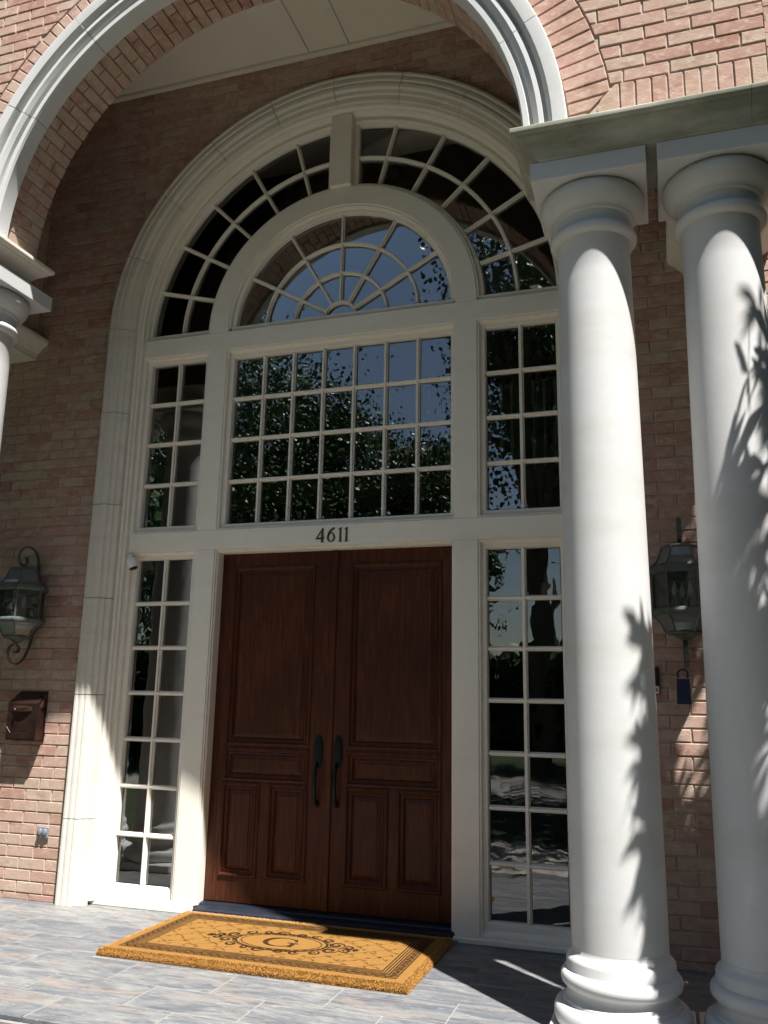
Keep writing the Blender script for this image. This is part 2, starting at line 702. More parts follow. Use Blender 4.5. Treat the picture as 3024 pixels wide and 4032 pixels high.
def arch_wall(name, x0, x1, z0, z1, cx, cz, r, y0, y1, mat, parent, legs=None, **kw):
    """solid wall slab with an arched opening; legs = z of the bottom of the opening legs"""
    bm = bmesh.new()
    nseg = 72
    top_f, top_b, bot_f, bot_b = [], [], [], []
    xs = [cx - r * math.cos(PI * i / nseg) for i in range(nseg + 1)]
    prof = [(x, cz + math.sqrt(max(0, r * r - (x - cx) ** 2))) for x in xs]
    zl = z0 if legs is None else legs
    pts = [(x0, z0), (cx - r, z0)] + [(cx - r, zl)] * 0 + prof + [(cx + r, z0), (x1, z0)]
    if abs(cz - z0) < 1e-4:
        pts = [(x0, z0)] + prof + [(x1, z0)]
    F = [bm.verts.new((x, y0, z)) for x, z in pts]
    B = [bm.verts.new((x, y1, z)) for x, z in pts]
    TF = [bm.verts.new((x, y0, z1)) for x, z in pts]
    TB = [bm.verts.new((x, y1, z1)) for x, z in pts]
    for i in range(len(pts) - 1):
        same = abs(pts[i][0] - pts[i + 1][0]) < 1e-7
        if not same:
            bm.faces.new((F[i], F[i + 1], TF[i + 1], TF[i]))
            bm.faces.new((B[i], TB[i], TB[i + 1], B[i + 1]))
            bm.faces.new((TF[i], TF[i + 1], TB[i + 1], TB[i]))
        bm.faces.new((F[i], B[i], B[i + 1], F[i + 1]))
    bm.faces.new((F[0], TF[0], TB[0], B[0]))
    bm.faces.new((F[-1], B[-1], TB[-1], TF[-1]))
    return link(name, bm_mesh(bm, name, mat), parent, **kw)


CZ = 4.54          # centre height of the window arch
AX, AZ = -.07, 4.53  # centre of the front arch
I4 = Matrix.Identity(4)

# ------------------------------------------------------------------ setting: ground, steps, floor
bm = bmesh.new()
add_box(bm, -60, 60, -70, 12, -1.2, -.50)
setp(link('ground', bm_mesh(bm, 'ground', M['lawn'])), kind='structure')
box_obj('front_path', (-3.6, 4.2, -6.5, -3.4, -.60, -.36), M['walk'], kind='structure', bev=.01)
box_obj('driveway', (-30, 30, -17.5, -12.5, -.60, -.47), M['concrete'], kind='structure', bev=.01)
box_obj('road', (-60, 60, -44, -36, -.60, -.47), M['concrete'], kind='structure')
box_obj('landing_step', (-3.6, 4.2, -3.398, -2.075, -.6, -.19), M['step'], kind='structure', bev=.012)

floor = box_obj('porch_floor', (-4.2, 4.4, -2.07, .14, -.6, -.0012), M['grout'], kind='structure', label='porch floor of grey and tan slate tiles')
rows = [-.0, -.180, -.497, -.815, -1.135, -1.452, -1.765, -2.088]
phase = [-1.287, -1.60, -1.287, -1.597, -1.268, -.948, -.66]
tile_cache = {}


def tile_mesh(w, d):
    key = (round(w, 3), round(d, 3))
    if key not in tile_cache:
        bm = bmesh.new()
        add_box(bm, -w / 2, w / 2, -d / 2, d / 2, -.02, 0, bev=.0015)
        tile_cache[key] = bm_mesh(bm, 'tile', M['tile'])
    return tile_cache[key]


for k in range(7):
    y1, y0 = rows[k], rows[k + 1]
    if k == 0:
        y1 = .0
    i = -8
    while True:
        a = phase[k] + i * .63
        i += 1
        if a > 4.3:
            break
        b = a + .63
        a2, b2 = max(a, -4.1), min(b, 4.3)
        if b2 - a2 < .03:
            continue
        o = link('tile', tile_mesh(b2 - a2 - .0065, y1 - y0 - .0065), floor, world_coords=False)
        o.location = ((a2 + b2) / 2, (y0 + y1) / 2, random.uniform(-.0006, .0008))
        o.rotation_euler = (random.uniform(-.0012, .0012), random.uniform(-.001, .001), 0)
# nosing strip under the tile edge
box_obj('step_nosing', (-4.1, 4.3, -2.100, -2.0705, -.045, -.022), M['grout'], bev=.004, kind='structure')

# ------------------------------------------------------------------ house: facade wall
YF = -.10
fac = thing('brick_wall', 'house wall of pink and tan brick around the entrance window and doors', 'wall', (0, -.05, 0))
bmw = bmesh.new()
add_box(bmw, -5.2, -1.87, YF + .008, .25, -.3, CZ)
add_box(bmw, 1.87, 5.2, YF + .008, .25, -.3, CZ)
link('mortar_bed', bm_mesh(bmw, 'mortar_bed', M['mortar']), fac)
arch_wall('mortar_bed', -5.2, 5.2, CZ, 9.0, 0, CZ, 1.87, YF + .008, .25, M['mortar'], fac)
W1 = Wall(fac)
Tf = Matrix.Translation((0, YF, 0))


def t_fac(poly):
    mz = sum(p[1] for p in poly) / 4
    mx = sum(p[0] for p in poly) / 4
    rr = 1.99
    if max(p[1] for p in poly) > CZ:
        ds = [math.hypot(p[0], max(p[1] - CZ, 0)) for p in poly]
        if min(ds) > rr:
            return poly
        if max(ds) < rr + .01:
            return None
        return clip_circle(poly, 0, CZ, rr)
    return poly


courses(W1, -3.6, -1.99, .0, CZ, Tf, phase=-.10, zs=-.032, test=t_fac)
courses(W1, 1.99, 3.7, .0, CZ, Tf, phase=.05, zs=-.032, test=t_fac)
kz = math.ceil((CZ + .032) / PZ) * PZ - .032
courses(W1, -2.95, 3.0, kz - PZ * 1, 6.86, Tf, phase=-.10, zs=-.032, test=lambda p: (None if max(q[1] for q in p) <= CZ + .001 else t_fac(p)))
W1.build()

# ------------------------------------------------------------------ stone casing round the window
PROF_STONE = [(1.795, -.060), (1.800, -.092), (1.838, -.098), (1.843, -.118), (1.872, -.124), (1.880, -.150), (1.905, -.155), (1.912, -.146),
              (1.930, -.146), (1.937, -.157), (1.958, -.157), (1.965, -.148), (1.983, -.148), (1.990, -.158), (2.008, -.155), (2.018, -.145),
              (2.020, -.098), (2.020, -.060)]
cas = thing('stone_window_surround', 'tall fluted cream stone surround arching over the entrance window', 'stone surround', (0, -.1, 0))
g = .0028


def leg_st(s, z0, z1):
    a = PI if s < 0 else 0
    return [(a, z0 - CZ), (a, z1 - CZ)]


for s in (-1, 1):
    zs_ = [0.0, .604, 1.513, 2.26, 3.02, 3.80, CZ + .03]
    for a, b in zip(zs_[:-1], zs_[1:]):
        sweep_obj('stone_block', PROF_STONE, leg_st(s, a + (g if a else 0), min(b, CZ) - g), 0, CZ, M['stone'], cas)
angs = [0, 20, 38, 56, 73.5, 91, 107.5, 125, 143, 160.5, 180]
for a, b in zip(angs[:-1], angs[1:]):
    sweep_obj('stone_block', PROF_STONE, arc_st(a + .08, b - .08), 0, CZ, M['stone'], cas)

# ------------------------------------------------------------------ entrance frame (painted timber)
ef = thing('entrance_frame', 'cream painted timber frame holding the doors, sidelights and arched fanlights', 'door frame', (0, 0, 0))
P = M['paint']
# posts between the openings
for x0, x1 in ((-1.1245, -.96), (.96, 1.127)):
    box_obj('post', (x0, x1, 0, .19, .035, 2.639 - .001), P, ef, bev=.003)
    box_obj('post', (x0, x1, 0, .19, 2.793 + .001, 4.31 - .001), P, ef, bev=.003)
box_obj('transom_beam', (-1.74, 1.74, -.001, .20, 2.639, 2.793), P, ef, bev=.003)
box_obj('transom_beam', (-1.74, 1.74, -.001, .20, 4.31, 4.469), P, ef, bev=.003)
# outer brick mould that steps from the stone to the glass
PROF_MOULD = [(1.738, .20), (1.738, .012), (1.748, .004), (1.752, -.030), (1.766, -.036), (1.772, -.060), (1.790, -.066), (1.7945, -.058), (1.7945, .20)]
for s in (-1, 1):
    sweep_obj('moulding', PROF_MOULD, leg_st(s, .03, CZ), 0, CZ, P, ef)
sweep_obj('moulding', PROF_MOULD, arc_st(0, 180), 0, CZ, P, ef)
# ring round the inner fanlight and the upright block at its crown
sweep_obj('arch_ring', [(.962, .19), (.962, .012), (.966, 0), (1.122, 0), (1.127, .005), (1.127, .19)], arc_st(0.0, 180), 0, 4.50, P, ef)
bm = bmesh.new()
add_box(bm, -.092, .092, -.035, .12, 4.50 + 1.1275, CZ + 1.745, bev=.004)
link('keystone', bm_mesh(bm, 'keystone', P), ef)
# blocking between transom and arch centre (ring legs)
for s in (-1, 1):
    xa, xb = sorted((s * .962, s * 1.127))
    box_obj('arch_ring_foot', (xa, xb, .0, .19, 4.4695, 4.4995), P, ef)
# sills
box_obj('sill', (-1.86, -.955, -.030, .13, .0005, .034), P, ef, bev=.004)
box_obj('sill', (.955, 1.86, -.030, .13, .0005, .034), P, ef, bev=.004)
# door jamb lining and head
RP = lambda: None


def rect_loops(bm, x0, x1, z0, z1, prof, close=False):
    L = []
    for ins, y in prof:
        L.append([bm.verts.new(c) for c in ((x0 + ins, y, z0 + ins), (x1 - ins, y, z0 + ins), (x1 - ins, y, z1 - ins), (x0 + ins, y, z1 - ins))])
    for a, b in zip(L[:-1], L[1:]):
        for i in range(4):
            j = (i + 1) % 4
            bm.faces.new((a[i], a[j], b[j], b[i]))
    if close:
        bm.faces.new(L[-1])
    return L


DX0, DX1, DZ0, DZ1 = -.937, .930, .075, 2.615
for s, xo, xi in ((-1, -.96, -.938), (1, .96, .932)):
    xa, xb = sorted((xo, xi))
    box_obj('door_jamb', (xa, xb, .03, .19, .05, 2.6385), P, ef, bev=.002)
    xa, xb = sorted((xo, xo + (.012 if s < 0 else -.012)))
    box_obj('door_jamb', (xa, xb, .010, .0295, .05, 2.6385), P, ef, bev=.002)
box_obj('door_head', (-.9375, .9315, .03, .19, 2.616, 2.6388), P, ef, bev=.002)
box_obj('door_head', (-.9475, .9475, .010, .0295, 2.627, 2.6388), P, ef, bev=.002)


# ------------------------------------------------------------------ windows
def add_bar(bm, p, q, w=.033, yf=.055, ym=.072, yb=.112, ext=0.0):
    """moulded glazing bar from p to q (x,z)"""
    d = Vector((q[0] - p[0], q[1] - p[1]))
    d.normalize()
    n = Vector((-d.y, d.x))
    sec = [(w / 2, yb), (w / 2, ym + .006), (w * .34, ym), (w * .26, yf + .003), (w * .18, yf), (-w * .18, yf), (-w * .26, yf + .003), (-w * .34, ym), (-w / 2, ym + .006), (-w / 2, yb)]
    rings = []
    for e in (p, q):
        rings.append([bm.verts.new((e[0] + n.x * o, y, e[1] + n.y * o)) for o, y in sec])
    k = len(sec)
    for i in range(k):
        j = (i + 1) % k
        bm.faces.new((rings[0][i], rings[0][j], rings[1][j], rings[1][i]))
    bm.faces.new(rings[0])
    bm.faces.new(rings[1][::-1])


SASH = [(0, .012), (.004, .010), (.012, .010), (.016, .016), (.018, .040), (.024, .046), (.046, .046), (.049, .052), (.0535, .070), (.054, .105)]


def grid_window(name, label, cat, x0, x1, z0, z1, gx0, gx1, gz0, gz1, nc, nr, glass, group=None):
    o = thing(name, label, cat, ((x0 + x1) / 2, .08, z0), group)
    bm = bmesh.new()
    ax0, ax1, az0, az1 = gx0 - x0, x1 - gx1, gz0 - z0, z1 - gz1
    L = []
    for ins, y in SASH:
        k = ins / .054
        L.append([bm.verts.new(c) for c in ((x0 + ax0 * k, y, z0 + az0 * k), (x1 - ax1 * k, y, z0 + az0 * k), (x1 - ax1 * k, y, z1 - az1 * k), (x0 + ax0 * k, y, z1 - az1 * k))])
    for a, b in zip(L[:-1], L[1:]):
        for i in range(4):
            j = (i + 1) % 4
            bm.faces.new((a[i], a[j], b[j], b[i]))
    link('sash_frame', bm_mesh(bm, 'sash_frame', M['paint']), o)
    dx, dz = (gx1 - gx0) / nc, (gz1 - gz0) / nr
    for i in range(1, nc):
        bm = bmesh.new()
        add_bar(bm, (gx0 + dx * i, gz0), (gx0 + dx * i, gz1))
        link('glazing_bar', bm_mesh(bm, 'glazing_bar', M['paint']), o)
    for k in range(1, nr):
        bm = bmesh.new()
        add_bar(bm, (gx0, gz0 + dz * k), (gx1, gz0 + dz * k), yf=.0562, ym=.0731)
        link('glazing_bar', bm_mesh(bm, 'glazing_bar', M['paint']), o)
    for i in range(nc):
        for k in range(nr):
            bm = bmesh.new()
            w, h = dx / 2 - .006, dz / 2 - .006
            add_box(bm, -w, w, 0, .004, -h, h)
            me = bm_mesh(bm, 'pane', glass)
            p = link('pane', me, o, world_coords=False)
            p.location = (gx0 + dx * (i + .5) - o.location.x, .092 - .08, gz0 + dz * (k + .5) - o.location.z)
            p.rotation_euler = (random.gauss(0, .0018), 0, random.gauss(0, .0018))
    return o


grid_window('transom_window', 'wide 28-pane window above the front doors, below the inner fanlight', 'window', -.96, .96, 2.793, 4.31, -.905, .913, 2.852, 4.245, 7, 4, M['glass'])
grid_window('side_window', 'eight-pane side window left of the wide window, above the left sidelight', 'window', -1.738, -1.1245, 2.793, 4.31, -1.685, -1.180, 2.857, 4.262, 2, 4, M['glass'])
grid_window('side_window', 'eight-pane side window right of the wide window, partly behind the nearer column', 'window', 1.127, 1.738, 2.793, 4.31, 1.184, 1.697, 2.857, 4.252, 2, 4, M['glass'])
grid_window('sidelight', 'tall fourteen-pane sidelight left of the wooden doors, sun on its bottom panes', 'window', -1.738, -1.1245, .034, 2.639, -1.675, -1.185, .138, 2.582, 2, 7, M['glass_old'])
grid_window('sidelight', 'tall fourteen-pane sidelight right of the wooden doors, partly behind the column', 'window', 1.127, 1.738, .034, 2.639, 1.181, 1.690, .130, 2.572, 2, 7, M['glass_old'])


def sector(bm, cx, cz, r0, r1, a0, a1, y0, y1, zmin=None, step=4):
    n = max(2, int((a1 - a0) / step) + 1)
    A = [math.radians(a0 + (a1 - a0) * i / n) for i in range(n + 1)]
    poly = [(cx + r1 * math.cos(a), cz + r1 * math.sin(a)) for a in A] + [(cx + r0 * math.cos(a), cz + r0 * math.sin(a)) for a in reversed(A)]
    if r0 < 1e-4:
        poly = poly[:n + 1] + [(cx, cz)]
    add_prism(bm, poly, y0, y1)


def pane_sector(o, cx, cz, r0, r1, a0, a1, mat):
    bm = bmesh.new()
    sector(bm, cx, cz, r0, r1, a0, a1, .092, .096)
    am = math.radians((a0 + a1) / 2)
    c = Vector((cx + (r0 + r1) / 2 * math.cos(am), .094, cz + (r0 + r1) / 2 * math.sin(am)))
    bm.transform(Matrix.Translation(-c))
    p = link('pane', bm_mesh(bm, 'pane', mat), o, world_coords=False)
    p.location = c - o.location
    p.rotation_euler = (random.gauss(0, .0015), 0, random.gauss(0, .0015))


def arc_bar_prof(r, w=.032, yf=.0565, ym=.0725, yb=.112):
    return [(r + w / 2, yb), (r + w / 2, ym + .006), (r + w * .34, ym), (r + w * .2, yf), (r - w * .2, yf), (r - w * .34, ym), (r - w / 2, ym + .006), (r - w / 2, yb)]


FZ = 4.50
# inner fanlight
fan = thing('inner_fanlight', 'half-round fanlight of spider-web panes inside the cream ring, blue sky in it', 'window', (0, .08, FZ - .03))
sweep_obj('sash_frame', [(.908, .105), (.909, .070), (.914, .052), (.918, .046), (.940, .046), (.944, .040), (.946, .016), (.950, .010), (.9615, .012), (.9615, .105)],
          arc_st(0, 180), 0, FZ, P, fan)
box_obj('sash_rail', (-.945, .945, .030, .105, 4.4695, FZ + .018), P, fan, bev=.003)
radials = [30, 60, 90, 120, 150]
for a in radials:
    bm = bmesh.new()
    c, s = math.cos(math.radians(a)), math.sin(math.radians(a))
    add_bar(bm, (.135 * c, FZ + .135 * s), (.912 * c, FZ + .912 * s), w=.030)
    link('glazing_bar', bm_mesh(bm, 'glazing_bar', P), fan)
for r in (.135, .392, .648):
    sweep_obj('glazing_bar', arc_bar_prof(r), arc_st(0, 180, 4), 0, FZ, P, fan)
for r0, r1 in ((.135, .392), (.392, .648), (.648, .912)):
    for k in range(6):
        pane_sector(fan, 0, FZ, r0 + .006, r1 - .006, k * 30 + .6, k * 30 + 29.4, M['glass'])
pane_sector(fan, 0, FZ, 0, .129, 0, 180, M['glass'])
# outer fanlights
for s in (1, -1):
    lab = ('quarter-ring fanlight of two-deep panes right of the cream block at the arch crown' if s > 0 else
           'quarter-ring fanlight of two-deep dark panes left of the cream block at the arch crown')
    of = thing('outer_fanlight', lab, 'window', (s * 1.2, .08, FZ - .03))
    A0, A1 = (0, 86.6) if s > 0 else (93.4, 180)
    sweep_obj('sash_frame', [(1.712, .105), (1.713, .070), (1.718, .052), (1.723, .046), (1.730, .044), (1.7375, .014), (1.7378, .105)], arc_st(A0 if s > 0 else A0, A1), 0, FZ, P, of)
    sweep_obj('sash_frame', [(1.1275, .105), (1.1275, .012), (1.140, .010), (1.144, .016), (1.146, .040), (1.152, .046), (1.172, .046), (1.178, .055), (1.182, .105)], arc_st(A0, A1), 0, FZ, P, of)
    xa, xb = sorted((s * 1.128, s * 1.7378))
    box_obj('sash_rail', (xa, xb, .030, .105, 4.4695, FZ + .018), P, of, bev=.003)
    # stile beside the crown block
    xa, xb = sorted((s * .0925, s * .132))
    box_obj('sash_stile', (xa, xb, .044, .105, FZ + 1.13, FZ + 1.735), P, of, bev=.003)
    sweep_obj('glazing_bar', arc_bar_prof(1.425), arc_st(A0, A1, 2.5), 0, FZ, P, of)
    for k in range(1, 6):
        a = k * 15 if s > 0 else 180 - k * 15
        bm = bmesh.new()
        c, sn = math.cos(math.radians(a)), math.sin(math.radians(a))
        add_bar(bm, (1.18 * c, FZ + 1.18 * sn), (1.715 * c, FZ + 1.715 * sn), w=.032)
        link('glazing_bar', bm_mesh(bm, 'glazing_bar', P), of)
    for k in range(6):
        a0, a1 = k * 15 + .4, min(k * 15 + 14.6, 86.5)
        if s < 0:
            a0, a1 = 180 - a1, 180 - a0
        pane_sector(of, 0, FZ, 1.182, 1.419, a0, a1, M['glass'])
        pane_sector(of, 0, FZ, 1.431, 1.714, a0, a1, M['glass'])
    # filler between the sash arc and the mould (centre offset)
    sweep_obj('sash_frame', [(1.7379, .105), (1.7379, .020), (1.79, .020), (1.79, .105)], arc_st(A0 if s > 0 else 90, A1 if s < 0 else 90), 0, FZ, P, of)

# ------------------------------------------------------------------ doors
DY = .115


def raised_panel(parent, x0, x1, z0, z1, label=None):
    """bolection moulding and raised panel set into the stile opening x0..x1, z0..z1"""
    bm = bmesh.new()
    rect_loops(bm, x0 - .012, x1 + .012, z0 - .012, z1 + .012,
               [(0, DY + .001), (.001, DY - .006), (.008, DY - .012), (.017, DY - .013), (.024, DY - .006), (.027, DY + .004), (.034, DY + .007), (.040, DY + .002), (.047, DY + .004), (.052, DY + .014), (.056, DY + .018)])
    mo = link('panel_moulding', bm_mesh(bm, 'panel_moulding', M['wood'], True, 30), parent)
    bm = bmesh.new()
    rect_loops(bm, x0 + .044, x1 - .044, z0 + .044, z1 - .044, [(0, DY + .018), (.022, DY + .009), (.026, DY + .009), (.028, DY + .0045), (.032, DY + .004)], close=True)
    link('panel', bm_mesh(bm, 'panel', M['wood']), parent)


def door(name, label, x0, x1, hinge):
    d = thing(name, label, 'door', ((x0 + x1) / 2, DY, DZ0))
    th = .045
    if hinge < 0:
        so, si = -.822, -.158     # panel limits
        ms = (-.538, -.447)
    else:
        so, si = .830, .150
        ms = (.534, .449)
    pl, pr = sorted((so, si))
    ml, mr = sorted(ms)
    W = M['wood']
    box_obj('stile', (x0, pl, DY, DY + th, DZ0, DZ1), W, d, bev=.0015)
    box_obj('stile', (pr, x1, DY, DY + th, DZ0, DZ1), W, d, bev=.0015)
    for z0, z1 in ((DZ0, .257), (.892, .922), (1.142, 1.178), (2.500, DZ1)):
        box_obj('rail', (pl, pr, DY + .0006, DY + th, z0, z1), W, d, bev=.0015)
    box_obj('stile', (ml, mr, DY + .0009, DY + th, .257, .892), W, d, bev=.0015)
    raised_panel(d, pl, pr, 1.178, 2.500)
    raised_panel(d, pl, pr, .922, 1.142)
    raised_panel(d, pl, ml, .257, .892)
    raised_panel(d, mr, pr, .257, .892)
    # backing core so no light passes
    box_obj('core', (x0 + .002, x1 - .002, DY + .030, DY + .043, DZ0 + .002, DZ1 - .002), W, d)
    # handle set
    hx = -.074 if hinge < 0 else .078
    h = bmesh.new()
    zc, hh, hw = 1.142, .120, .033
    prof = [(1.0, 0), (1.0, -.006), (.93, -.011), (.80, -.013), (.45, -.017), (0, -.018)]
    rings = []
    for k, yy in prof:
        if k == 0:
            rings.append([h.verts.new((hx, DY + yy, zc))])
        else:
            rings.append([h.verts.new((hx + hw * k * math.cos(2 * PI * i / 28), DY + yy, zc + hh * k * math.sin(2 * PI * i / 28))) for i in range(28)])
    for a, b in zip(rings[:-1], rings[1:]):
        for i in range(28):
            j = (i + 1) % 28
            h.faces.new((a[i], a[j], b[j], b[i]) if len(b) > 1 else (a[i], a[j], b[0]))
    hp = link('handle', bm_mesh(h, 'handle', M['handle'], True, 40), d)
    h = bmesh.new()
    pts = smooth_pts([(hx, DY - .008, 1.055), (hx, DY - .030, 1.045), (hx, DY - .052, 1.010), (hx, DY - .062, .950), (hx, DY - .058, .880), (hx, DY - .046, .825), (hx, DY - .030, .792), (hx, DY - .012, .782), (hx, DY, .782)])
    add_tube(h, pts, [.008 + .007 * math.sin(PI * min(1, i / (len(pts) - 1) * 1.1)) for i in range(len(pts))], 10)
    add_lathe(h, [(0, .760), (.014, .764), (.018, .775), (.016, .79), (.01, .802), (0, .806)], 12, (hx, DY - .012))
    g2 = link('grip', bm_mesh(h, 'grip', M['handle'], True, 60), hp, world_coords=False)
    h = bmesh.new()
    add_tube(h, [(hx - .004, DY - .03, 1.052), (hx + .0, DY - .052, 1.066), (hx + .002, DY - .060, 1.078)], [.008, .010, .006], 8)
    link('thumb_latch', bm_mesh(h, 'thumb_latch', M['handle'], True, 60), hp, world_coords=False)
    if hinge < 0:
        box_obj('astragal', (-.012, .034, DY - .014, DY - .0005, DZ0, DZ1 + .008), M['wood'], d, bev=.004)
    return d


door('wooden_door', 'left leaf of the dark mahogany double door, with the overlapping centre strip', DX0, -.0015, -1)
door('wooden_door', 'right leaf of the dark mahogany double door, beside the right sidelight', .0015, DX1, 1)

thr = thing('threshold', 'dark metal threshold under the wooden double doors', 'threshold', (0, .05, .0))
bm = bmesh.new()
sec = [(-.005, .001), (-.005, .030), (.010, .040), (.055, .052), (.060, .062), (.10, .068), (.17, .070), (.17, .001)]
A = [bm.verts.new((-.955, y, z)) for y, z in sec]
B = [bm.verts.new((.955, y, z)) for y, z in sec]
for i in range(len(sec)):
    j = (i + 1) % len(sec)
    bm.faces.new((A[i], A[j], B[j], B[i]))
bm.faces.new(A)
bm.faces.new(B[::-1])
link('sill_plate', bm_mesh(bm, 'sill_plate', M['threshold']), thr)
box_obj('edge_strip', (-.99, .99, -.040, -.0055, .0005, .020), M['greymetal'], thr, bev=.003)

# ------------------------------------------------------------------ house number 4611
num = thing('house_number', 'brass house number 4611 on the beam above the doors', 'house number', (0.018, -.001, 2.657))
YD0, YD1 = -.010, -.001
S = .108


def digit(poly_list, ox, label=None):
    bm = bmesh.new()
    for poly in poly_list:
        add_prism(bm, [(ox + p[0] * S, 2.658 + p[1] * S) for p in poly], YD0, YD1, .0012)
    link('digit', bm_mesh(bm, 'digit', M['digit']), num)


def ringpoly(cx, cz, rx, rz, w0, w1, a0, a1, n=22):
    out, inn = [], []
    for i in range(n + 1):
        a = math.radians(a0 + (a1 - a0) * i / n)
        w = w0 + (w1 - w0) * abs(math.cos(a))
        out.append((cx + rx * math.cos(a), cz + rz * math.sin(a)))
        inn.append((cx + (rx - w) * math.cos(a), cz + (rz - w * .8) * math.sin(a)))
    return [[out[i], out[i + 1], inn[i + 1], inn[i]] for i in range(n)]


digit([[(.0, .22), (.60, .22), (.66, .36), (.54, .32), (.12, .32)], [(.0, .22), (.12, .32), (.50, .88), (.50, 1.0)], [(.38, 0), (.62, 0), (.57, .06), (.57, .2195), (.43, .2195), (.43, .06)],
       [(.43, .3205), (.57, .3205), (.57, 1.0), (.5005, 1.0), (.5005, .80), (.43, .70)]], -.110)
digit(ringpoly(.30, .32, .30, .33, .055, .13, 0, 360) + [[(.0, .33), (.13, .36), (.22, .62), (.36, .80), (.56, .93), (.54, 1.0), (.50, 1.02), (.28, .90), (.10, .68)]], -.018)
for ox in (.070, .118):
    digit([[(.02, 0), (.30, 0), (.23, .07), (.23, .93), (.27, 1.0), (.02, .90), (.03, .86), (.11, .87), (.11, .07)]], ox)

# ------------------------------------------------------------------ columns
PROF_BASE = [(.0, .062), (.292, .062), (.304, .075), (.311, .098), (.311, .125), (.302, .148), (.288, .160), (.270, .164), (.268, .176), (.256, .182), (.248, .200), (.247, .215), (.252, .226),
             (.262, .230), (.272, .240), (.2775, .258), (.275, .278), (.264, .294), (.252, .299), (.250, .306), (.250, .340), (.246, .352), (.232, .366), (.2235, .378), (.2225, .395), (0, .395)]
PROF_SHAFT = [(0, .396), (.2222, .396)] + [(.222 - .026 * ((k / 16) ** 1.6), .396 + (4.005 - .396) * k / 16) for k in range(1, 17)] + [(.199, 4.010), (0, 4.010)]
PROF_CAP = [(0, 4.0105), (.214, 4.0105), (.224, 4.014), (.236, 4.028), (.2385, 4.046), (.233, 4.062), (.221, 4.070), (.207, 4.074), (.2045, 4.088), (.2045, 4.130), (.209, 4.142), (.224, 4.146), (.226, 4.160),
            (.240, 4.170), (.258, 4.186), (.272, 4.208), (.283, 4.232), (.287, 4.256), (.283, 4.276), (.270, 4.290), (.262, 4.2995), (0, 4.2995)]


def column(loc, label):
    c = thing('stone_column', label, 'column', loc, 'round stone columns carrying the front arch')
    bm = bmesh.new()
    add_box(bm, -.325, .325, -.325, .325, 0.001, .061, bev=.006)
    link('plinth', bm_mesh(bm, 'plinth', M['column']), c, world_coords=False)
    lathe_obj('base', PROF_BASE, M['column'], c, 64, world_coords=False, ang=50)
    lathe_obj('shaft', PROF_SHAFT, M['column'], c, 64, world_coords=False, ang=50)
    lathe_obj('capital', PROF_CAP, M['column'], c, 64, world_coords=False, ang=50)
    bm = bmesh.new()
    add_box(bm, -.305, .305, -.305, .310, 4.30, 4.409, bev=.003)
    link('abacus', bm_mesh(bm, 'abacus', M['column']), c, world_coords=False)
    return c


C1 = column((2.072, -1.328, 0), 'full-length pale stone column standing nearest the right sidelight')
copy_thing(C1, (2.738, -1.328, 0), 'pale stone column at the right edge, mottled with leaf shadows')
copy_thing(C1, (-2.200, -1.310, 0), 'pale stone column at the left edge, only its capital and a sliver of shaft in view')
copy_thing(C1, (-2.866, -1.310, 0), 'outer pale stone column beyond the left edge of the porch')

# ------------------------------------------------------------------ entablatures (cornices)
CPROF = [(0, 4.41), (.012, 4.412), (.016, 4.424), (.026, 4.430), (.034, 4.444), (.050, 4.462), (.074, 4.482), (.100, 4.497), (.118, 4.505), (.122, 4.513), (.134, 4.516), (.146, 4.519), (.150, 4.524), (.150, 4.545), (.146, 4.55)]


CPROF = [(o_, z_ + .034 * o_ / .15) for o_, z_ in CPROF]


def cornice(name, label, rect, z_off=0, prof=CPROF, mat=None, splits=(), overs=(1, 1, 1, 1)):
    """moulding round a rectangle x0,x1,y0,y1; overs scales the overhang at (x0,x1,y0,y1)"""
    x0, x1, y0, y1 = rect
    o = thing(name, label, 'cornice', ((x0 + x1) / 2, (y0 + y1) / 2, 4.41))
    cuts = [x0 - .2] + list(splits) + [x1 + .2]
    for a, b in zip(cuts[:-1], cuts[1:]):
        bm = bmesh.new()
        L = []
        for off, z in prof:
            xa = max(x0 - off * overs[0], a + (0 if a < x0 else .001))
            xb = min(x1 + off * overs[1], b - (0 if b > x1 else .001))
            ya, yb = y0 - off * overs[2], y1 + off * overs[3]
            L.append([bm.verts.new((xa, ya, z + z_off)), bm.verts.new((xb, ya, z + z_off)), bm.verts.new((xb, yb, z + z_off)), bm.verts.new((xa, yb, z + z_off))])
        for p, q in zip(L[:-1], L[1:]):
            for i in range(4):
                j = (i + 1) % 4
                bm.faces.new((p[i], p[j], q[j], q[i]))
        bm.faces.new(L[-1])
        bm.faces.new(L[0][::-1])
        link('cornice_block', bm_mesh(bm, 'cornice_block', mat or M['cornice'], True, 30), o)
    return o


cornice('stone_cornice', 'weathered stone cornice over the right pair of columns', (1.823, 3.10, -1.634, -1.20), splits=(2.90,), overs=(1, 1, .64, 1))
cornice('stone_cornice', 'stone cornice over the left columns at the left edge', (-3.20, -1.99, -1.634, -1.22), mat=M['stone'], splits=(-2.25,), overs=(1, 1, .64, 1))
# side lintels running back to the house
for s, x0, x1, lab in ((-1, -3.18, -2.785, 'stone lintel with cornice running back to the house on the left'),
                       (1, 2.60, 3.04, 'stone lintel with cornice running back to the house behind the right columns')):
    o = cornice('side_lintel', lab, (x0, x1, -1.00 if s < 0 else -1.00, -.101), mat=M['stone'], z_off=0, prof=[(0, 4.372), (.0, 4.40), (.010, 4.402), (.014, 4.424), (.026, 4.430), (.034, 4.444), (.050, 4.462), (.074, 4.482), (.096, 4.497), (.108, 4.513), (.112, 4.524), (.112, 4.545), (.110, 4.55)], overs=(1, 1, 0, 0))

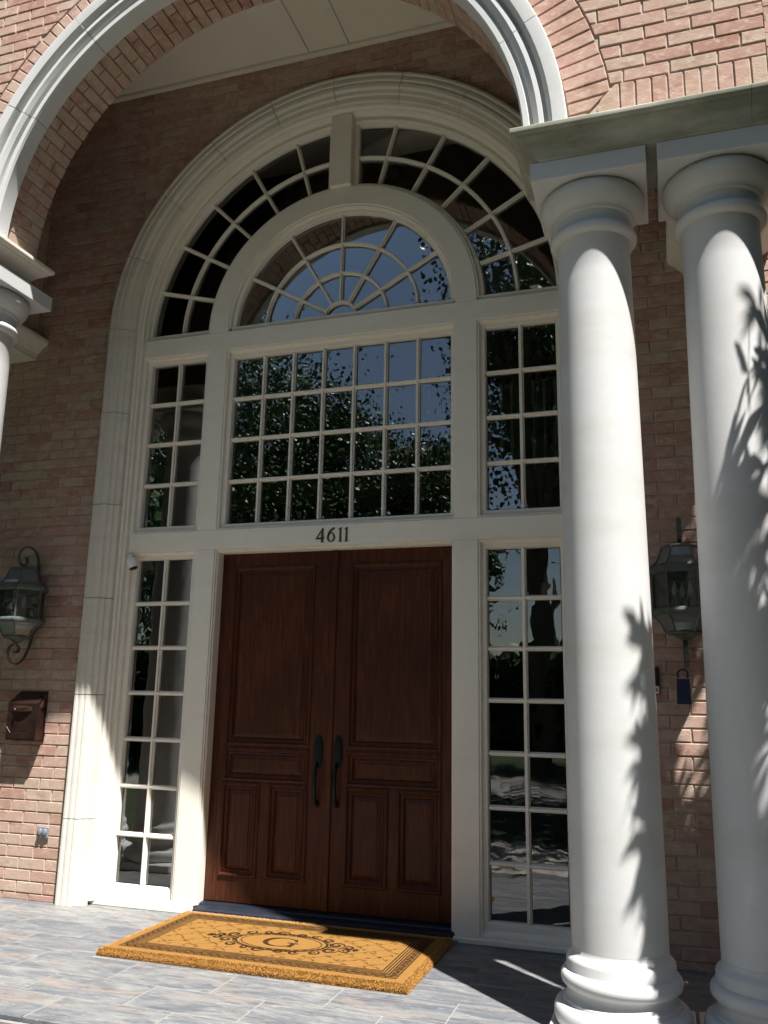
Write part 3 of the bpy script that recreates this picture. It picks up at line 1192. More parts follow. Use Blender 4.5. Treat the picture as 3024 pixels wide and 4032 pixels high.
# ------------------------------------------------------------------ front wall with the big arch
YW = -1.60
fw = thing('arched_brick_wall', 'front brick wall of the porch pierced by the big round arch', 'wall', (0, -1.4, 4.55))
arch_wall('mortar_bed', -3.14, 3.05, 4.5505, 8.3, AX, 4.5505, 1.842, YW + .0085, -1.206, M['mortar'], fw)
arch_wall('rear_shade_sheet', -2.79, 2.65, 4.5505, 6.884, AX, 4.5505, 1.845, -1.2055, -1.199, M['rear_shade'], fw)  # thin dark sheet: shade painted onto the wall's back face
W2 = Wall(fw)
Tw = Matrix.Translation((0, YW, 0))
RO = 2.292
ZS = 4.8425
# soldier ring round the trim
nb = 82
for k in range(nb):
    a0 = 180 * k / nb + .12
    a1 = 180 * (k + 1) / nb - .12
    ra, rb = math.radians(a0), math.radians(a1)
    poly = [(AX + 2.058 * math.cos(ra), AZ + 2.058 * math.sin(ra)), (AX + RO * math.cos(ra), AZ + RO * math.sin(ra)), (AX + RO * math.cos(rb), AZ + RO * math.sin(rb)), (AX + 2.058 * math.cos(rb), AZ + 2.058 * math.sin(rb))]
    if min(p[1] for p in poly) < 4.552:
        poly = clip_half(poly, 0, 1, 4.552)
    # mitre against the soldier course
    if a0 < 8:
        poly = clip_half(poly, -.72, .70, -.72 * (2.245) + .70 * 4.86 - .005) if a0 < 6.5 else poly
    if len(poly) > 2:
        W2.add(poly, Tw)
# soldier course on the cornice
x = 2.262
while x < 3.04:
    poly = [(x, 4.603), (x + .0735, 4.603), (x + .0735, ZS - .008), (x, ZS - .008)]
    W2.add(poly, Tw)
    x += PZ
W2.add([(2.02, 4.552), (2.245, 4.552), (2.245, 4.835), (2.225, 4.835), (2.10, 4.66)][0:0] or [(2.135, 4.603), (2.2535, 4.603), (2.2535, 4.834), (2.236, 4.834), (2.16, 4.76), (2.135, 4.70)], Tw)
x = -2.34
while x > -3.12:
    W2.add([(x, 4.603), (x + .0735, 4.603), (x + .0735, ZS - .008), (x, ZS - .008)], Tw)
    x -= PZ
# stretcher row under the soldiers
x = 2.13
while x < 3.04:
    W2.add([(x, 4.553), (min(x + BL, 3.045), 4.553), (min(x + BL, 3.045), 4.594), (x, 4.594)], Tw)
    x += PX
x = -3.13
while x < -2.3:
    W2.add([(x, 4.553), (min(x + BL, -2.2), 4.553), (min(x + BL, -2.2), 4.594), (x, 4.594)], Tw)
    x += PX


def t_front(poly):
    ds = [math.hypot(p[0] - AX, p[1] - AZ) for p in poly]
    rr = RO + .009
    if min(ds) > rr:
        return poly
    if max(ds) < rr + .012:
        return None
    return clip_circle(poly, AX, AZ, rr)


courses(W2, -3.135, 3.045, ZS, 8.25, Tw, phase=.095, zs=ZS, test=t_front)
# intrados bricks
RI = 1.835
nI = 70
for k in range(nI):
    a0, a1 = 180 * k / nI, 180 * (k + 1) / nI
    am = math.radians((a0 + a1) / 2)
    w = RI * math.radians(a1 - a0) - .009
    # local frame: u along depth (y), "z" along the arc, outward normal towards the centre
    nrm = Vector((math.cos(am), 0, math.sin(am)))        # local +y (into the wall)
    tang = Vector((-math.sin(am), 0, math.cos(am)))      # local z
    uu = Vector((0, 1, 0))                               # local x -> world y
    mt = Matrix(((uu.x, nrm.x, tang.x, AX + RI * nrm.x), (uu.y, nrm.y, tang.y, 0), (uu.z, nrm.z, tang.z, AZ + RI * nrm.z), (0, 0, 0, 1)))
    if AZ + RI * nrm.z < 4.56:
        continue
    cut = -1.43 if k % 2 else -1.315
    for ya, yb in ((-1.53, cut - .0045), (cut + .0045, -1.203)):
        W2.add([(ya, -w / 2), (yb, -w / 2), (yb, w / 2), (ya, w / 2)], mt, dep=.04)
# return face of the wall end on the right (towards the viewer's right edge) and inner face
W2.limit = 300
W2.build()
# mortar lining of the intrados
# stone trim round the arch
PT = [(1.802, -1.535), (1.802, -1.640), (1.812, -1.652), (1.842, -1.654), (1.848, -1.640), (1.866, -1.636), (1.872, -1.660), (1.900, -1.676), (1.925, -1.676), (1.930, -1.650), (1.948, -1.646), (1.956, -1.676),
      (1.975, -1.698), (2.020, -1.704), (2.046, -1.704), (2.052, -1.696), (2.052, -1.535)]
tr = thing('arch_trim', 'moulded white stone trim round the big front arch', 'arch trim', (AX, -1.65, AZ))
ta = [.6, 22, 43.5, 65, 86, 107.5, 129, 150.5, 179.4]
for a, b in zip(ta[:-1], ta[1:]):
    sweep_obj('stone_block', PT, arc_st(a + .07, b - .07), AX, AZ, M['trim'], tr)

# side walls of the porch above the lintels
for s, xi, xo, lab in ((-1, -2.80, -3.14, 'brick side wall of the porch above the left lintel'), (1, 2.66, 3.05, 'brick side wall of the porch above the right lintel')):
    sw = thing('porch_side_wall', lab, 'wall', (s * 3, -.6, 4.55))
    xa, xb = sorted((xi + s * .006, xo - s * .006))
    box_obj('mortar_bed', (xa, xb, -1.2055, YF + .005, 4.551, 8.3), M['mortar'], sw)
    W3 = Wall(sw, 300)
    if s < 0:   # inner face looks +x
        m3 = Matrix(((0, -1, 0, xi), (1, 0, 0, 0), (0, 0, 1, 0), (0, 0, 0, 1)))
        m4 = Matrix(((0, 1, 0, xo), (-1, 0, 0, 0), (0, 0, 1, 0), (0, 0, 0, 1)))
        courses(W3, -1.20, -.105, 4.553, 6.86, m3, phase=.02, zs=4.553)
        courses(W3, .105, 1.60, 4.553, 8.25, m4, phase=.02, zs=4.553)
    else:
        m3 = Matrix(((0, 1, 0, xi), (-1, 0, 0, 0), (0, 0, 1, 0), (0, 0, 0, 1)))
        m4 = Matrix(((0, -1, 0, xo), (1, 0, 0, 0), (0, 0, 1, 0), (0, 0, 0, 1)))
        courses(W3, .105, 1.20, 4.553, 6.86, m3, phase=.02, zs=4.553)
        courses(W3, -1.60, -.105, 4.553, 8.25, m4, phase=.02, zs=4.553)
    W3.build()

# ------------------------------------------------------------------ porch ceiling and roof
ceil = box_obj('porch_ceiling', (-2.795, 2.655, -1.2, YF - .001, 6.885, 7.0), M['mortar'], kind='structure', label='pale painted boards of the porch ceiling')
cuts = [-2.79, -.272, .088, 2.65]
for a, b in zip(cuts[:-1], cuts[1:]):
    box_obj('board', (a + .003, b - .003, -1.198, YF - .003, 6.868, 6.8845), M['ceiling'], ceil, bev=.003)
box_obj('moulding', (-2.79, 2.65, YF - .050, YF - .004, 6.832, 6.8675), M['ceiling'], ceil, bev=.006)
box_obj('porch_roof', (-3.4, 3.3, -1.9, .0, 8.3, 8.42), M['step'], kind='structure')  # unseen slab added to keep light from leaking in from above

# ------------------------------------------------------------------ interior seen through the glass
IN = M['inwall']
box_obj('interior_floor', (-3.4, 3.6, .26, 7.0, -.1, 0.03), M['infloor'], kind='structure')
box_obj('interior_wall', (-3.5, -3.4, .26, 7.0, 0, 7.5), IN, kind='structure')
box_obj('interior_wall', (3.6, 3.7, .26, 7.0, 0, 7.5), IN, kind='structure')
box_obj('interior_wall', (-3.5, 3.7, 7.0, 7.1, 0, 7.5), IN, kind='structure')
box_obj('interior_ceiling', (-3.6, 3.8, .20, 7.1, 7.5, 7.6), M['ceiling'], kind='structure')
box_obj('upper_landing', (-3.4, 3.6, 3.6, 7.0, 3.9, 4.15), IN, kind='structure')
ch = thing('ceiling_light_canopy', 'small dark round fixture on the hall ceiling seen through the right fanlight', 'light fixture', (-.345, 2.5, 7.5))
lathe_obj('canopy', [(0, 7.36), (.03, 7.37), (.05, 7.40), (.10, 7.42), (.115, 7.45), (.10, 7.499), (0, 7.499)], M['black'], ch, 24, (-.345, 2.5))
bal = thing('stair_railing', 'pale turned balusters of the upstairs railing seen faintly through the glass', 'railing', (1, 3.55, 4.15))
bp = [(0, 4.15), (.022, 4.15), (.022, 4.30), (.014, 4.33), (.026, 4.42), (.016, 4.60), (.013, 4.86), (.024, 4.90), (.013, 4.94), (.02, 5.05), (.02, 5.17), (0, 5.17)]
for k in range(26):
    lathe_obj('baluster', bp, M['white'], bal, 10, (-.95 + k * .125, 3.55))
box_obj('handrail', (-1.05, 3.5, 3.52, 3.58, 5.171, 5.23), M['wood'], bal, bev=.01)


# ------------------------------------------------------------------ wall lanterns
def lantern(cx, label):
    cy = -.285
    L = thing('wall_lantern', label, 'wall lantern', (cx, cy, 1.70), 'hexagonal wall lanterns either side of the entrance')
    mm = M['metal']
    kw = dict(world_coords=False)

    def lz(z):
        return z - 1.70
    hexa = lambda name, prof, parent=L, mat=mm: lathe_obj(name, [(r, lz(z)) for r, z in prof], mat, parent, 6, (0, 0), smooth=False, ang=None, **kw)
    hexa('rim', [(.16, 2.302), (.196, 2.305), (.207, 2.315), (.209, 2.330), (.203, 2.345), (.185, 2.352)])
    hexa('roof', [(.188, 2.351), (.170, 2.362), (.146, 2.385), (.130, 2.412), (.120, 2.440), (.112, 2.466), (.11, 2.470)], mat=M['seeded'])
    for k in range(6):
        a = k * PI / 3
        bm = bmesh.new()
        add_tube(bm, [(r * math.cos(a), r * math.sin(a), lz(z)) for r, z in ((.190, 2.352), (.173, 2.362), (.149, 2.385), (.133, 2.412), (.123, 2.440), (.114, 2.470))], .006, 6)
        link('roof_rib', bm_mesh(bm, 'roof_rib', mm), L, **kw)
        bm = bmesh.new()
        add_tube(bm, [(.176 * math.cos(a), .176 * math.sin(a), lz(2.094)), (.180 * math.cos(a), .180 * math.sin(a), lz(2.304))], .0075, 6)
        link('cage_bar', bm_mesh(bm, 'cage_bar', mm), L, **kw)
        bm = bmesh.new()
        add_tube(bm, [(r * math.cos(a), r * math.sin(a), lz(z)) for r, z in ((.186, 2.052), (.160, 2.030), (.138, 2.000), (.120, 1.965), (.108, 1.945))], .006, 6)
        link('lower_rib', bm_mesh(bm, 'lower_rib', mm), L, **kw)
        b = a + PI / 3
        bm = bmesh.new()
        v = [bm.verts.new((.172 * math.cos(q), .172 * math.sin(q), lz(z))) for q, z in ((a, 2.095), (b, 2.095), (b, 2.303), (a, 2.303))]
        bm.faces.new(v)
        ex = bmesh.ops.extrude_face_region(bm, geom=bm.faces[:])
        dn = Vector((math.cos(a + PI / 6), math.sin(a + PI / 6), 0)) * -.003
        for e in ex['geom']:
            if isinstance(e, bmesh.types.BMVert):
                e.co += dn
        link('pane', bm_mesh(bm, 'pane', M['lampglass']), L, **kw)
    hexa('bottom_ring', [(.15, 2.048), (.190, 2.050), (.205, 2.058), (.209, 2.070), (.205, 2.084), (.190, 2.092), (.15, 2.094)])
    hexa('lower_glass', [(.182, 2.050), (.156, 2.030), (.134, 2.000), (.116, 1.965), (.104, 1.946)], mat=M['seeded'])
    hexa('top_cap', [(.116, 2.466), (.122, 2.474), (.112, 2.484), (.07, 2.494), (.03, 2.505), (0, 2.515)])
    lathe_obj('finial', [(.108, lz(1.946)), (.106, lz(1.938)), (.06, lz(1.925)), (.035, lz(1.908)), (.018, lz(1.898)), (0, lz(1.894))], mm, L, 16, **kw)
    bm = bmesh.new()
    add_tube(bm, smooth_pts([(0, y, lz(z)) for y, z in ((.165, 2.30), (.168, 2.42), (.160, 2.53), (.130, 2.615), (.070, 2.662), (.0, 2.665), (-.055, 2.63), (-.078, 2.58), (-.066, 2.535), (-.03, 2.512), (.005, 2.522), (.022, 2.55), (.008, 2.575), (-.016, 2.572))]), 0, flat=(.026, .006))
    link('top_scroll', bm_mesh(bm, 'top_scroll', mm), L, **kw)
    bm = bmesh.new()
    add_tube(bm, smooth_pts([(0, y, lz(z)) for y, z in ((.168, 2.08), (.165, 1.96), (.140, 1.86), (.090, 1.775), (.025, 1.735), (-.040, 1.748), (-.080, 1.795), (-.078, 1.845), (-.045, 1.882), (.0, 1.888), (.03, 1.862), (.024, 1.832), (-.002, 1.822), (-.02, 1.836))]), 0, flat=(.026, .006))
    link('bottom_scroll', bm_mesh(bm, 'bottom_scroll', mm), L, **kw)
    bm = bmesh.new()
    add_box(bm, -.048, .048, .168, .184, lz(2.02), lz(2.35), bev=.006)
    add_box(bm, -.018, .018, .10, .169, lz(2.19), lz(2.22))
    link('back_plate', bm_mesh(bm, 'back_plate', mm), L, **kw)
    for q, (px, py) in enumerate(((-.045, -.02), (.045, -.02), (0, .05))):
        s_ = lathe_obj('candle', [(0, lz(2.094)), (.012, lz(2.095)), (.012, lz(2.170)), (0, lz(2.171))], M['candle'], L, 10, (px, py), **kw)
        lathe_obj('bulb', [(0, lz(2.171)), (.010, lz(2.172)), (.017, lz(2.19)), (.018, lz(2.205)), (.012, lz(2.235)), (.004, lz(2.262)), (0, lz(2.265))], M['bulb'], s_, 12, (px, py), **kw)
    return L


lantern(-2.498, 'hexagonal wall lantern on the brick left of the entrance, above the mailbox')
lantern(2.466, 'hexagonal wall lantern on the brick seen between the two right columns')

# blue tag hanging from the right lantern
tg = thing('hang_tag', 'navy blue door-hanger tag hanging from the right lantern', 'hang tag', (2.440, -.27, 1.52))
bm = bmesh.new()
outer = [(-.041, 0), (.041, 0), (.037, .148), (.030, .160)] + [(.030 * math.cos(a), .178 + .034 * math.sin(a)) for a in [math.radians(q) for q in range(-20, 201, 20)]] + [(-.030, .160), (-.037, .148)]
y_ = -.262
low = [(-.041, 0), (.041, 0), (.037, .150), (-.037, .150)]
add_prism(bm, [(2.440 + x, 1.520 + z) for x, z in low], y_ - .001, y_ + .001)
n = 16
for i in range(n):
    a0, a1 = math.radians(-38 + 256 * i / n), math.radians(-38 + 256 * (i + 1) / n)
    add_prism(bm, [(2.440 + r * math.cos(a), 1.520 + .176 + r * math.sin(a)) for r, a in ((.036, a0), (.036, a1), (.024, a1), (.024, a0))], y_ - .001, y_ + .001)
link('card', bm_mesh(bm, 'card', M['tag']), tg)

# doorbell
db = thing('doorbell', 'small black doorbell box with a white button on the brick behind the column', 'doorbell', (2.262, -.115, 1.58))
box_obj('body', (2.252, 2.302, -.128, -.1015, 1.575, 1.745), M['black'], db, bev=.006)
box_obj('button_plate', (2.256, 2.298, -.133, -.1285, 1.582, 1.628), M['white'], db, bev=.002)
bm = bmesh.new()
add_lathe(bm, [(0, 0), (.013, 0), (.013, .004), (0, .005)], 18)
bm.transform(Matrix.Translation((2.277, -.1332, 1.605)) @ Matrix.Rotation(PI / 2, 4, 'X'))
link('button', bm_mesh(bm, 'button', M['greymetal']), db)

# mailbox
mb = thing('mailbox', 'hammered copper wall mailbox with a rounded lid on the sunlit brick', 'mailbox', (-2.49, -.14, 1.15))
mc = M['mailbox']
bm = bmesh.new()
add_prism(bm, [(-2.672, 1.150), (-2.318, 1.150), (-2.318, 1.532), (-2.620, 1.532), (-2.672, 1.500)], -.108, -.1015, .002)
link('back_plate', bm_mesh(bm, 'back_plate', mc), mb)
bm = bmesh.new()
sec = [(-.1085, 1.158), (-.196, 1.158), (-.200, 1.168), (-.206, 1.44), (-.1085, 1.50)]
A = [bm.verts.new((-2.660, y, z)) for y, z in sec]
B = [bm.verts.new((-2.330, y, z)) for y, z in sec]
for i in range(5):
    j = (i + 1) % 5
    bm.faces.new((A[i], A[j], B[j], B[i]))
bm.faces.new(A); bm.faces.new(B[::-1])
bmesh.ops.bevel(bm, geom=bm.edges[:], offset=.004, segments=2, affect='EDGES')
link('body', bm_mesh(bm, 'body', mc), mb)
# lower front plate with scooped corners
bm = bmesh.new()
pl = [(-2.645, 1.172), (-2.345, 1.172), (-2.345, 1.262)] + [(-2.345 - .035 + .035 * math.cos(a), 1.262 - .0 - .035 * math.sin(a)) for a in (1.57 * .5, 1.57)] + [(-2.395, 1.215), (-2.595, 1.215)] + [(-2.610, 1.227), (-2.645, 1.262)]
add_prism(bm, pl, -.212, -.2035, .0015)
link('front_plate', bm_mesh(bm, 'front_plate', mc), mb)
for sx in (-2.60, -2.565, -2.53):
    for sz in (1.262, 1.278, 1.294, 1.31):
        pass
bm = bmesh.new()
for i in range(4):
    for k in range(4):
        if (i + k) % 2 == 0:
            x_, z_ = -2.585 + i * .016, 1.262 + k * .016
            bmesh.ops.create_cube(bm, size=.006, matrix=Matrix.Translation((x_, -.2065, z_)))
link('vent_holes', bm_mesh(bm, 'vent_holes', M['black']), mb)
# lid
bm = bmesh.new()
n = 20
lo, hi = [], []
for i in range(n + 1):
    a = PI * i / n
    x_ = -2.495 - .182 * math.cos(a)
    d_ = .115 * math.sin(a) ** .8 if 0 < i < n else 0
    y_ = -.112 - d_
    lo.append(bm.verts.new((x_, y_, 1.452 - d_ * .42 - .030)))
    hi.append(bm.verts.new((x_, y_ + .004, 1.452 - d_ * .42)))
tb = [bm.verts.new((v.co.x * .96 + -2.495 * .04, -.1088, 1.506)) for v in hi]
for i in range(n):
    bm.faces.new((lo[i], lo[i + 1], hi[i + 1], hi[i]))
    bm.faces.new((hi[i], hi[i + 1], tb[i + 1], tb[i]))
lid = link('lid', bm_mesh(bm, 'lid', mc, True, 40), mb)
bm = bmesh.new()
bmesh.ops.create_uvsphere(bm, u_segments=14, v_segments=8, radius=.016, matrix=Matrix.Translation((-2.550, -.228, 1.386)))
link('knob', bm_mesh(bm, 'knob', mc, True), lid, world_coords=False)

for o_ in list(mb.children) + [c_ for q_ in mb.children for c_ in q_.children]:
    o_.data.transform(Matrix.Translation((-2.443, 0, 0)) @ Matrix.Diagonal((.84, 1, 1, 1)) @ Matrix.Translation((2.495, 0, 0)))

# outlet
ot = thing('outdoor_outlet', 'small grey covered electrical outlet low on the sunlit brick', 'outlet', (-2.21, -.12, .45))
box_obj('plate', (-2.258, -2.160, -.118, -.1015, .448, .528), M['greymetal'], ot, bev=.004)
for xx in (-2.232, -2.187):
    bm = bmesh.new()
    add_lathe(bm, [(0, 0), (.020, 0), (.019, .010), (.014, .013), (0, .014)], 20)
    bm.transform(Matrix.Translation((xx, -.1183, .490)) @ Matrix.Rotation(PI / 2, 4, 'X') @ Matrix.Diagonal((1, 1.3, 1, 1)))
    link('cover', bm_mesh(bm, 'cover', M['greymetal'], True, 40), ot)

# security camera
sg = thing('security_camera', 'small white bullet camera with a black face under the beam at the left sidelight', 'camera', (-1.70, -.02, 2.6))
bm = bmesh.new()
add_lathe(bm, [(0, 0), (.020, .001), (.027, .010), (.029, .040), (.027, .068), (0, .0685)], 24)
Mx = Matrix.Translation((-1.700, -.030, 2.592)) @ Vector((.34, .06, -.85)).normalized().to_track_quat('Z', 'Y').to_matrix().to_4x4()
bm.transform(Mx @ Matrix.Scale(1.3, 4))
link('body', bm_mesh(bm, 'body', M['white'], True, 45), sg)
bm = bmesh.new()
add_lathe(bm, [(0, .069), (.026, .069), (.026, .074), (.021, .078), (0, .080)], 24)
bm.transform(Mx @ Matrix.Scale(1.3, 4))
link('lens_face', bm_mesh(bm, 'lens_face', M['black'], True, 45), sg)
bm = bmesh.new()
add_lathe(bm, [(0, -.012), (.016, -.012), (.016, .004), (0, .004)], 16)
bm.transform(Mx @ Matrix.Scale(1.3, 4))
add_tube(bm, [(-1.702, -.024, 2.600), (-1.712, -.012, 2.612), (-1.722, .002, 2.616)], .010, 8)
link('mount', bm_mesh(bm, 'mount', M['white'], True, 45), sg)

# ------------------------------------------------------------------ doormat
MX0, MX1, MY0, MY1, MZ = -.955, .965, -1.105, -.072, .043
mat_t = thing('doormat', 'thick orange coir doormat printed with a letter G and a scroll border', 'doormat', (0, -.58, 0))
bm = bmesh.new()
nx, ny = 60, 34
grid = []
for j in range(ny + 1):
    row = []
    for i in range(nx + 1):
        u, v = i / nx, j / ny
        u = .5 - .5 * math.copysign(abs(1 - 2 * u) ** .72, 1 - 2 * u)
        v = .5 - .5 * math.copysign(abs(1 - 2 * v) ** .72, 1 - 2 * v)
        x_ = MX0 + (MX1 - MX0) * u
        y_ = MY0 + (MY1 - MY0) * v
        e = min(u * (MX1 - MX0), (1 - u) * (MX1 - MX0), v * (MY1 - MY0), (1 - v) * (MY1 - MY0))
        z_ = MZ - .020 * math.exp(-(e / .022) ** 1.3) + random.uniform(-.0006, .0006)
        row.append(bm.verts.new((x_, y_, z_)))
    grid.append(row)
for j in range(ny):
    for i in range(nx):
        bm.faces.new((grid[j][i], grid[j][i + 1], grid[j + 1][i + 1], grid[j + 1][i]))
edge = [grid[0][i] for i in range(nx + 1)] + [grid[j][nx] for j in range(1, ny + 1)] + [grid[ny][i] for i in range(nx - 1, -1, -1)] + [grid[j][0] for j in range(ny - 1, 0, -1)]
lowv = [bm.verts.new((v.co.x, v.co.y, .001)) for v in edge]
for i in range(len(edge)):
    j = (i + 1) % len(edge)
    bm.faces.new((edge[i], lowv[i], lowv[j], edge[j]))
link('coir_pad', bm_mesh(bm, 'coir_pad', M['coir']), mat_t)
# fibres
NF = 34000
vv = np.zeros((NF * 3, 3))
u = rng.random(NF)
side = rng.random(NF)
per = (MX1 - MX0, MY1 - MY0)
x_ = np.empty(NF); y_ = np.empty(NF); nxv = np.zeros(NF); nyv = np.zeros(NF)
k1 = side < .42; k2 = (side >= .42) & (side < .62); k3 = (side >= .62) & (side < .80); k4 = side >= .80
x_[k1] = MX0 + u[k1] * per[0]; y_[k1] = MY0; nyv[k1] = -1
x_[k2] = MX1; y_[k2] = MY0 + u[k2] * per[1]; nxv[k2] = 1
x_[k3] = MX0; y_[k3] = MY0 + u[k3] * per[1]; nxv[k3] = -1
x_[k4] = MX0 + u[k4] * per[0]; y_[k4] = MY1; nyv[k4] = 1
hz = rng.random(NF) * (MZ - .022) + .002
top = rng.random(NF) < .45
ln = .007 + .009 * rng.random(NF)
d = np.stack([nxv + rng.normal(0, .45, NF), nyv + rng.normal(0, .45, NF), rng.normal(.05, .45, NF)], 1)
d[top, 2] += 1.0
base = np.stack([x_ - nxv * .002, y_ - nyv * .002, hz], 1)
dep_ = rng.random(top.sum()) * .035
base[top, 2] = MZ - .022 * np.exp(-(dep_ / .022) ** 1.3)
base[top, 0] -= nxv[top] * dep_
base[top, 1] -= nyv[top] * dep_
d /= np.linalg.norm(d, axis=1)[:, None]
sdv = np.cross(d, rng.normal(0, 1, (NF, 3)))
sdv /= np.linalg.norm(sdv, axis=1)[:, None]
vv[0::3] = base - sdv * .0016
vv[1::3] = base + sdv * .0016
vv[2::3] = base + d * ln[:, None]
vv[:, 2] = np.maximum(vv[:, 2], .001)
me = bpy.data.meshes.new('fibres')
me.from_pydata(vv.tolist(), [], np.arange(NF * 3).reshape(-1, 3).tolist())
me.materials.append(M['fibre_lit'])
link('fibres', me, mat_t, kind='stuff')
# printed pattern: flat shapes just above the pile
PZ0 = MZ + .0012


def strip(bm, pts, w, closed=False, z=PZ0):
    P_ = [Vector((p[0], p[1])) for p in pts]
    L_, R_ = [], []
    n = len(P_)
    for i in range(n):
        a = P_[i - 1] if (i > 0 or closed) else P_[i]
        b = P_[(i + 1) % n] if (i < n - 1 or closed) else P_[i]
        dd = (b - a)
        if dd.length < 1e-7:
            dd = Vector((1, 0))
        dd.normalize()
        nn = Vector((-dd.y, dd.x))
        ww = w[i] if isinstance(w, (list, tuple)) else w
        L_.append(bm.verts.new((*(P_[i] + nn * ww / 2), z)))
        R_.append(bm.verts.new((*(P_[i] - nn * ww / 2), z)))
    for i in range(n if closed else n - 1):
        j = (i + 1) % n
        bm.faces.new((L_[i], R_[i], R_[j], L_[j]))


def leafshape(bm, x, y, a, l, w, z=PZ0):
    c, s = math.cos(a), math.sin(a)
    pts = [(0, 0), (l * .35, w / 2), (l, 0), (l * .35, -w / 2)]
    bm.faces.new([bm.verts.new((x + c * p - s * q, y + s * p + c * q, z)) for p, q in pts])


bmd, bml, bmv = bmesh.new(), bmesh.new(), bmesh.new()
mcx, mcy = (MX0 + MX1) / 2, (MY0 + MY1) / 2


def frame_rect(bm, ins, w, z=PZ0):
    x0, x1, y0, y1 = MX0 + ins, MX1 - ins, MY0 + ins, MY1 - ins
    o_ = [(x0 - w / 2, y0 - w / 2), (x1 + w / 2, y0 - w / 2), (x1 + w / 2, y1 + w / 2), (x0 - w / 2, y1 + w / 2)]
    i_ = [(x0 + w / 2, y0 + w / 2), (x1 - w / 2, y0 + w / 2), (x1 - w / 2, y1 - w / 2), (x0 + w / 2, y1 - w / 2)]
    O = [bm.verts.new((*p, z)) for p in o_]
    I_ = [bm.verts.new((*p, z)) for p in i_]
    for i in range(4):
        j = (i + 1) % 4
        bm.faces.new((O[i], O[j], I_[j], I_[i]))


frame_rect(bml, .118, .050, PZ0 - .0006)
frame_rect(bmd, .090, .006)
frame_rect(bmd, .147, .008)
for q in (.163, .181, .199):
    frame_rect(bmd, q, .0085)
# leaf scroll in the border band
for (xa, ya, xb, yb) in ((MX0 + .118, MY0 + .118, MX1 - .118, MY0 + .118), (MX1 - .118, MY0 + .118, MX1 - .118, MY1 - .118), (MX1 - .118, MY1 - .118, MX0 + .118, MY1 - .118), (MX0 + .118, MY1 - .118, MX0 + .118, MY0 + .118)):
    Ld = math.hypot(xb - xa, yb - ya)
    dx_, dy_ = (xb - xa) / Ld, (yb - ya) / Ld
    aa = math.atan2(dy_, dx_)
    nn = int(Ld / .028)
    wave = []
    for i in range(nn * 4 + 1):
        t_ = i / (nn * 4) * Ld
        of_ = .009 * math.sin(t_ * 2 * PI / .112)
        wave.append((xa + dx_ * t_ - dy_ * of_, ya + dy_ * t_ + dx_ * of_))
    strip(bmd, wave, .005)
    for i in range(nn):
        t_ = (i + .5) / nn * Ld
        sgn = 1 if i % 2 else -1
        leafshape(bmd, xa + dx_ * t_, ya + dy_ * t_, aa + sgn * random.uniform(.6, 1.2), .027, .016, PZ0 + .0004)
        leafshape(bmd, xa + dx_ * t_, ya + dy_ * t_, aa - sgn * random.uniform(1.6, 2.4), .021, .013, PZ0 + .0004)
# vine lattice
for sgn in (1, -1):
    for k in range(-7, 8):
        pts = []
        for i in range(60):
            y_q = MY0 + .215 + (MY1 - MY0 - .43) * i / 59
            x_q = mcx + k * .19 + sgn * (y_q - mcy) * 1.15 + .008 * math.sin(i * .7)
            if MX0 + .215 < x_q < MX1 - .215 and ((x_q - mcx) / .40) ** 2 + ((y_q - mcy) / .235) ** 2 > 1:
                pts.append((x_q, y_q))
                if i % 5 == 2:
                    a_ = random.uniform(0, 6.28)
                    leafshape(bmv, x_q, y_q, a_, .030, .016)
                    if random.random() < .5:
                        leafshape(bmv, x_q, y_q, a_ + 2, .020, .010)
            else:
                if len(pts) > 2:
                    strip(bmv, pts, .0022)
                pts = []
        if len(pts) > 2:
            strip(bmv, pts, .0022)
# oval wreath
for (rx, ry, w_) in ((.262, .150, .007), (.300, .176, .006), (.318, .188, .005)):
    strip(bmd, [(mcx + rx * math.cos(a), mcy + ry * math.sin(a)) for a in [2 * PI * i / 72 for i in range(72)]], w_, True)
for i in range(64):
    a = 2 * PI * i / 64
    r_ = 1.10 + .05 * (i % 2)
    leafshape(bmd, mcx + .262 * r_ * math.cos(a), mcy + .150 * r_ * math.sin(a), a + (1.9 if i % 2 else 1.1), .036, .016, PZ0 + .0004)


def spiral(bm, x, y, r0, a0, turns, w, sg_=1):
    pts, ws = [], []
    n = 26
    for i in range(n):
        t_ = i / (n - 1)
        r_ = r0 * (1 - .82 * t_)
        a = a0 + sg_ * turns * 2 * PI * t_
        pts.append((x + r_ * math.cos(a), y + r_ * math.sin(a)))
        ws.append(w * (.5 + 1.0 * math.sin(PI * t_)))
    strip(bm, pts, ws)


for sx in (-1, 1):
    for sy in (-1, 1):
        spiral(bmd, mcx + sx * .345, mcy + sy * .060, .050, 0, 1.3, 0.0165, sx * sy)
        spiral(bmd, mcx + sx * .430, mcy + sy * .030, .040, PI, 1.2, 0.0135, -sx * sy)
        spiral(bmd, mcx + sx * .270, mcy + sy * .140, .040, PI / 2, 1.2, 0.0135, sx * sy)
        spiral(bmd, mcx + sx * .070, mcy + sy * .185, .045, 0, 1.2, 0.0150, -sx * sy)
        spiral(bmd, mcx + sx * .160, mcy + sy * .180, .035, 0, 1.2, 0.0120, sx * sy)
    strip(bmd, [(mcx + sx * .30, mcy), (mcx + sx * .40, mcy + .012), (mcx + sx * .50, mcy - .004)], .010)
    for q in range(5):
        leafshape(bmd, mcx + sx * .47, mcy, (0 if sx > 0 else PI) + (q - 2) * .5, .045, .014, PZ0 + .0004)
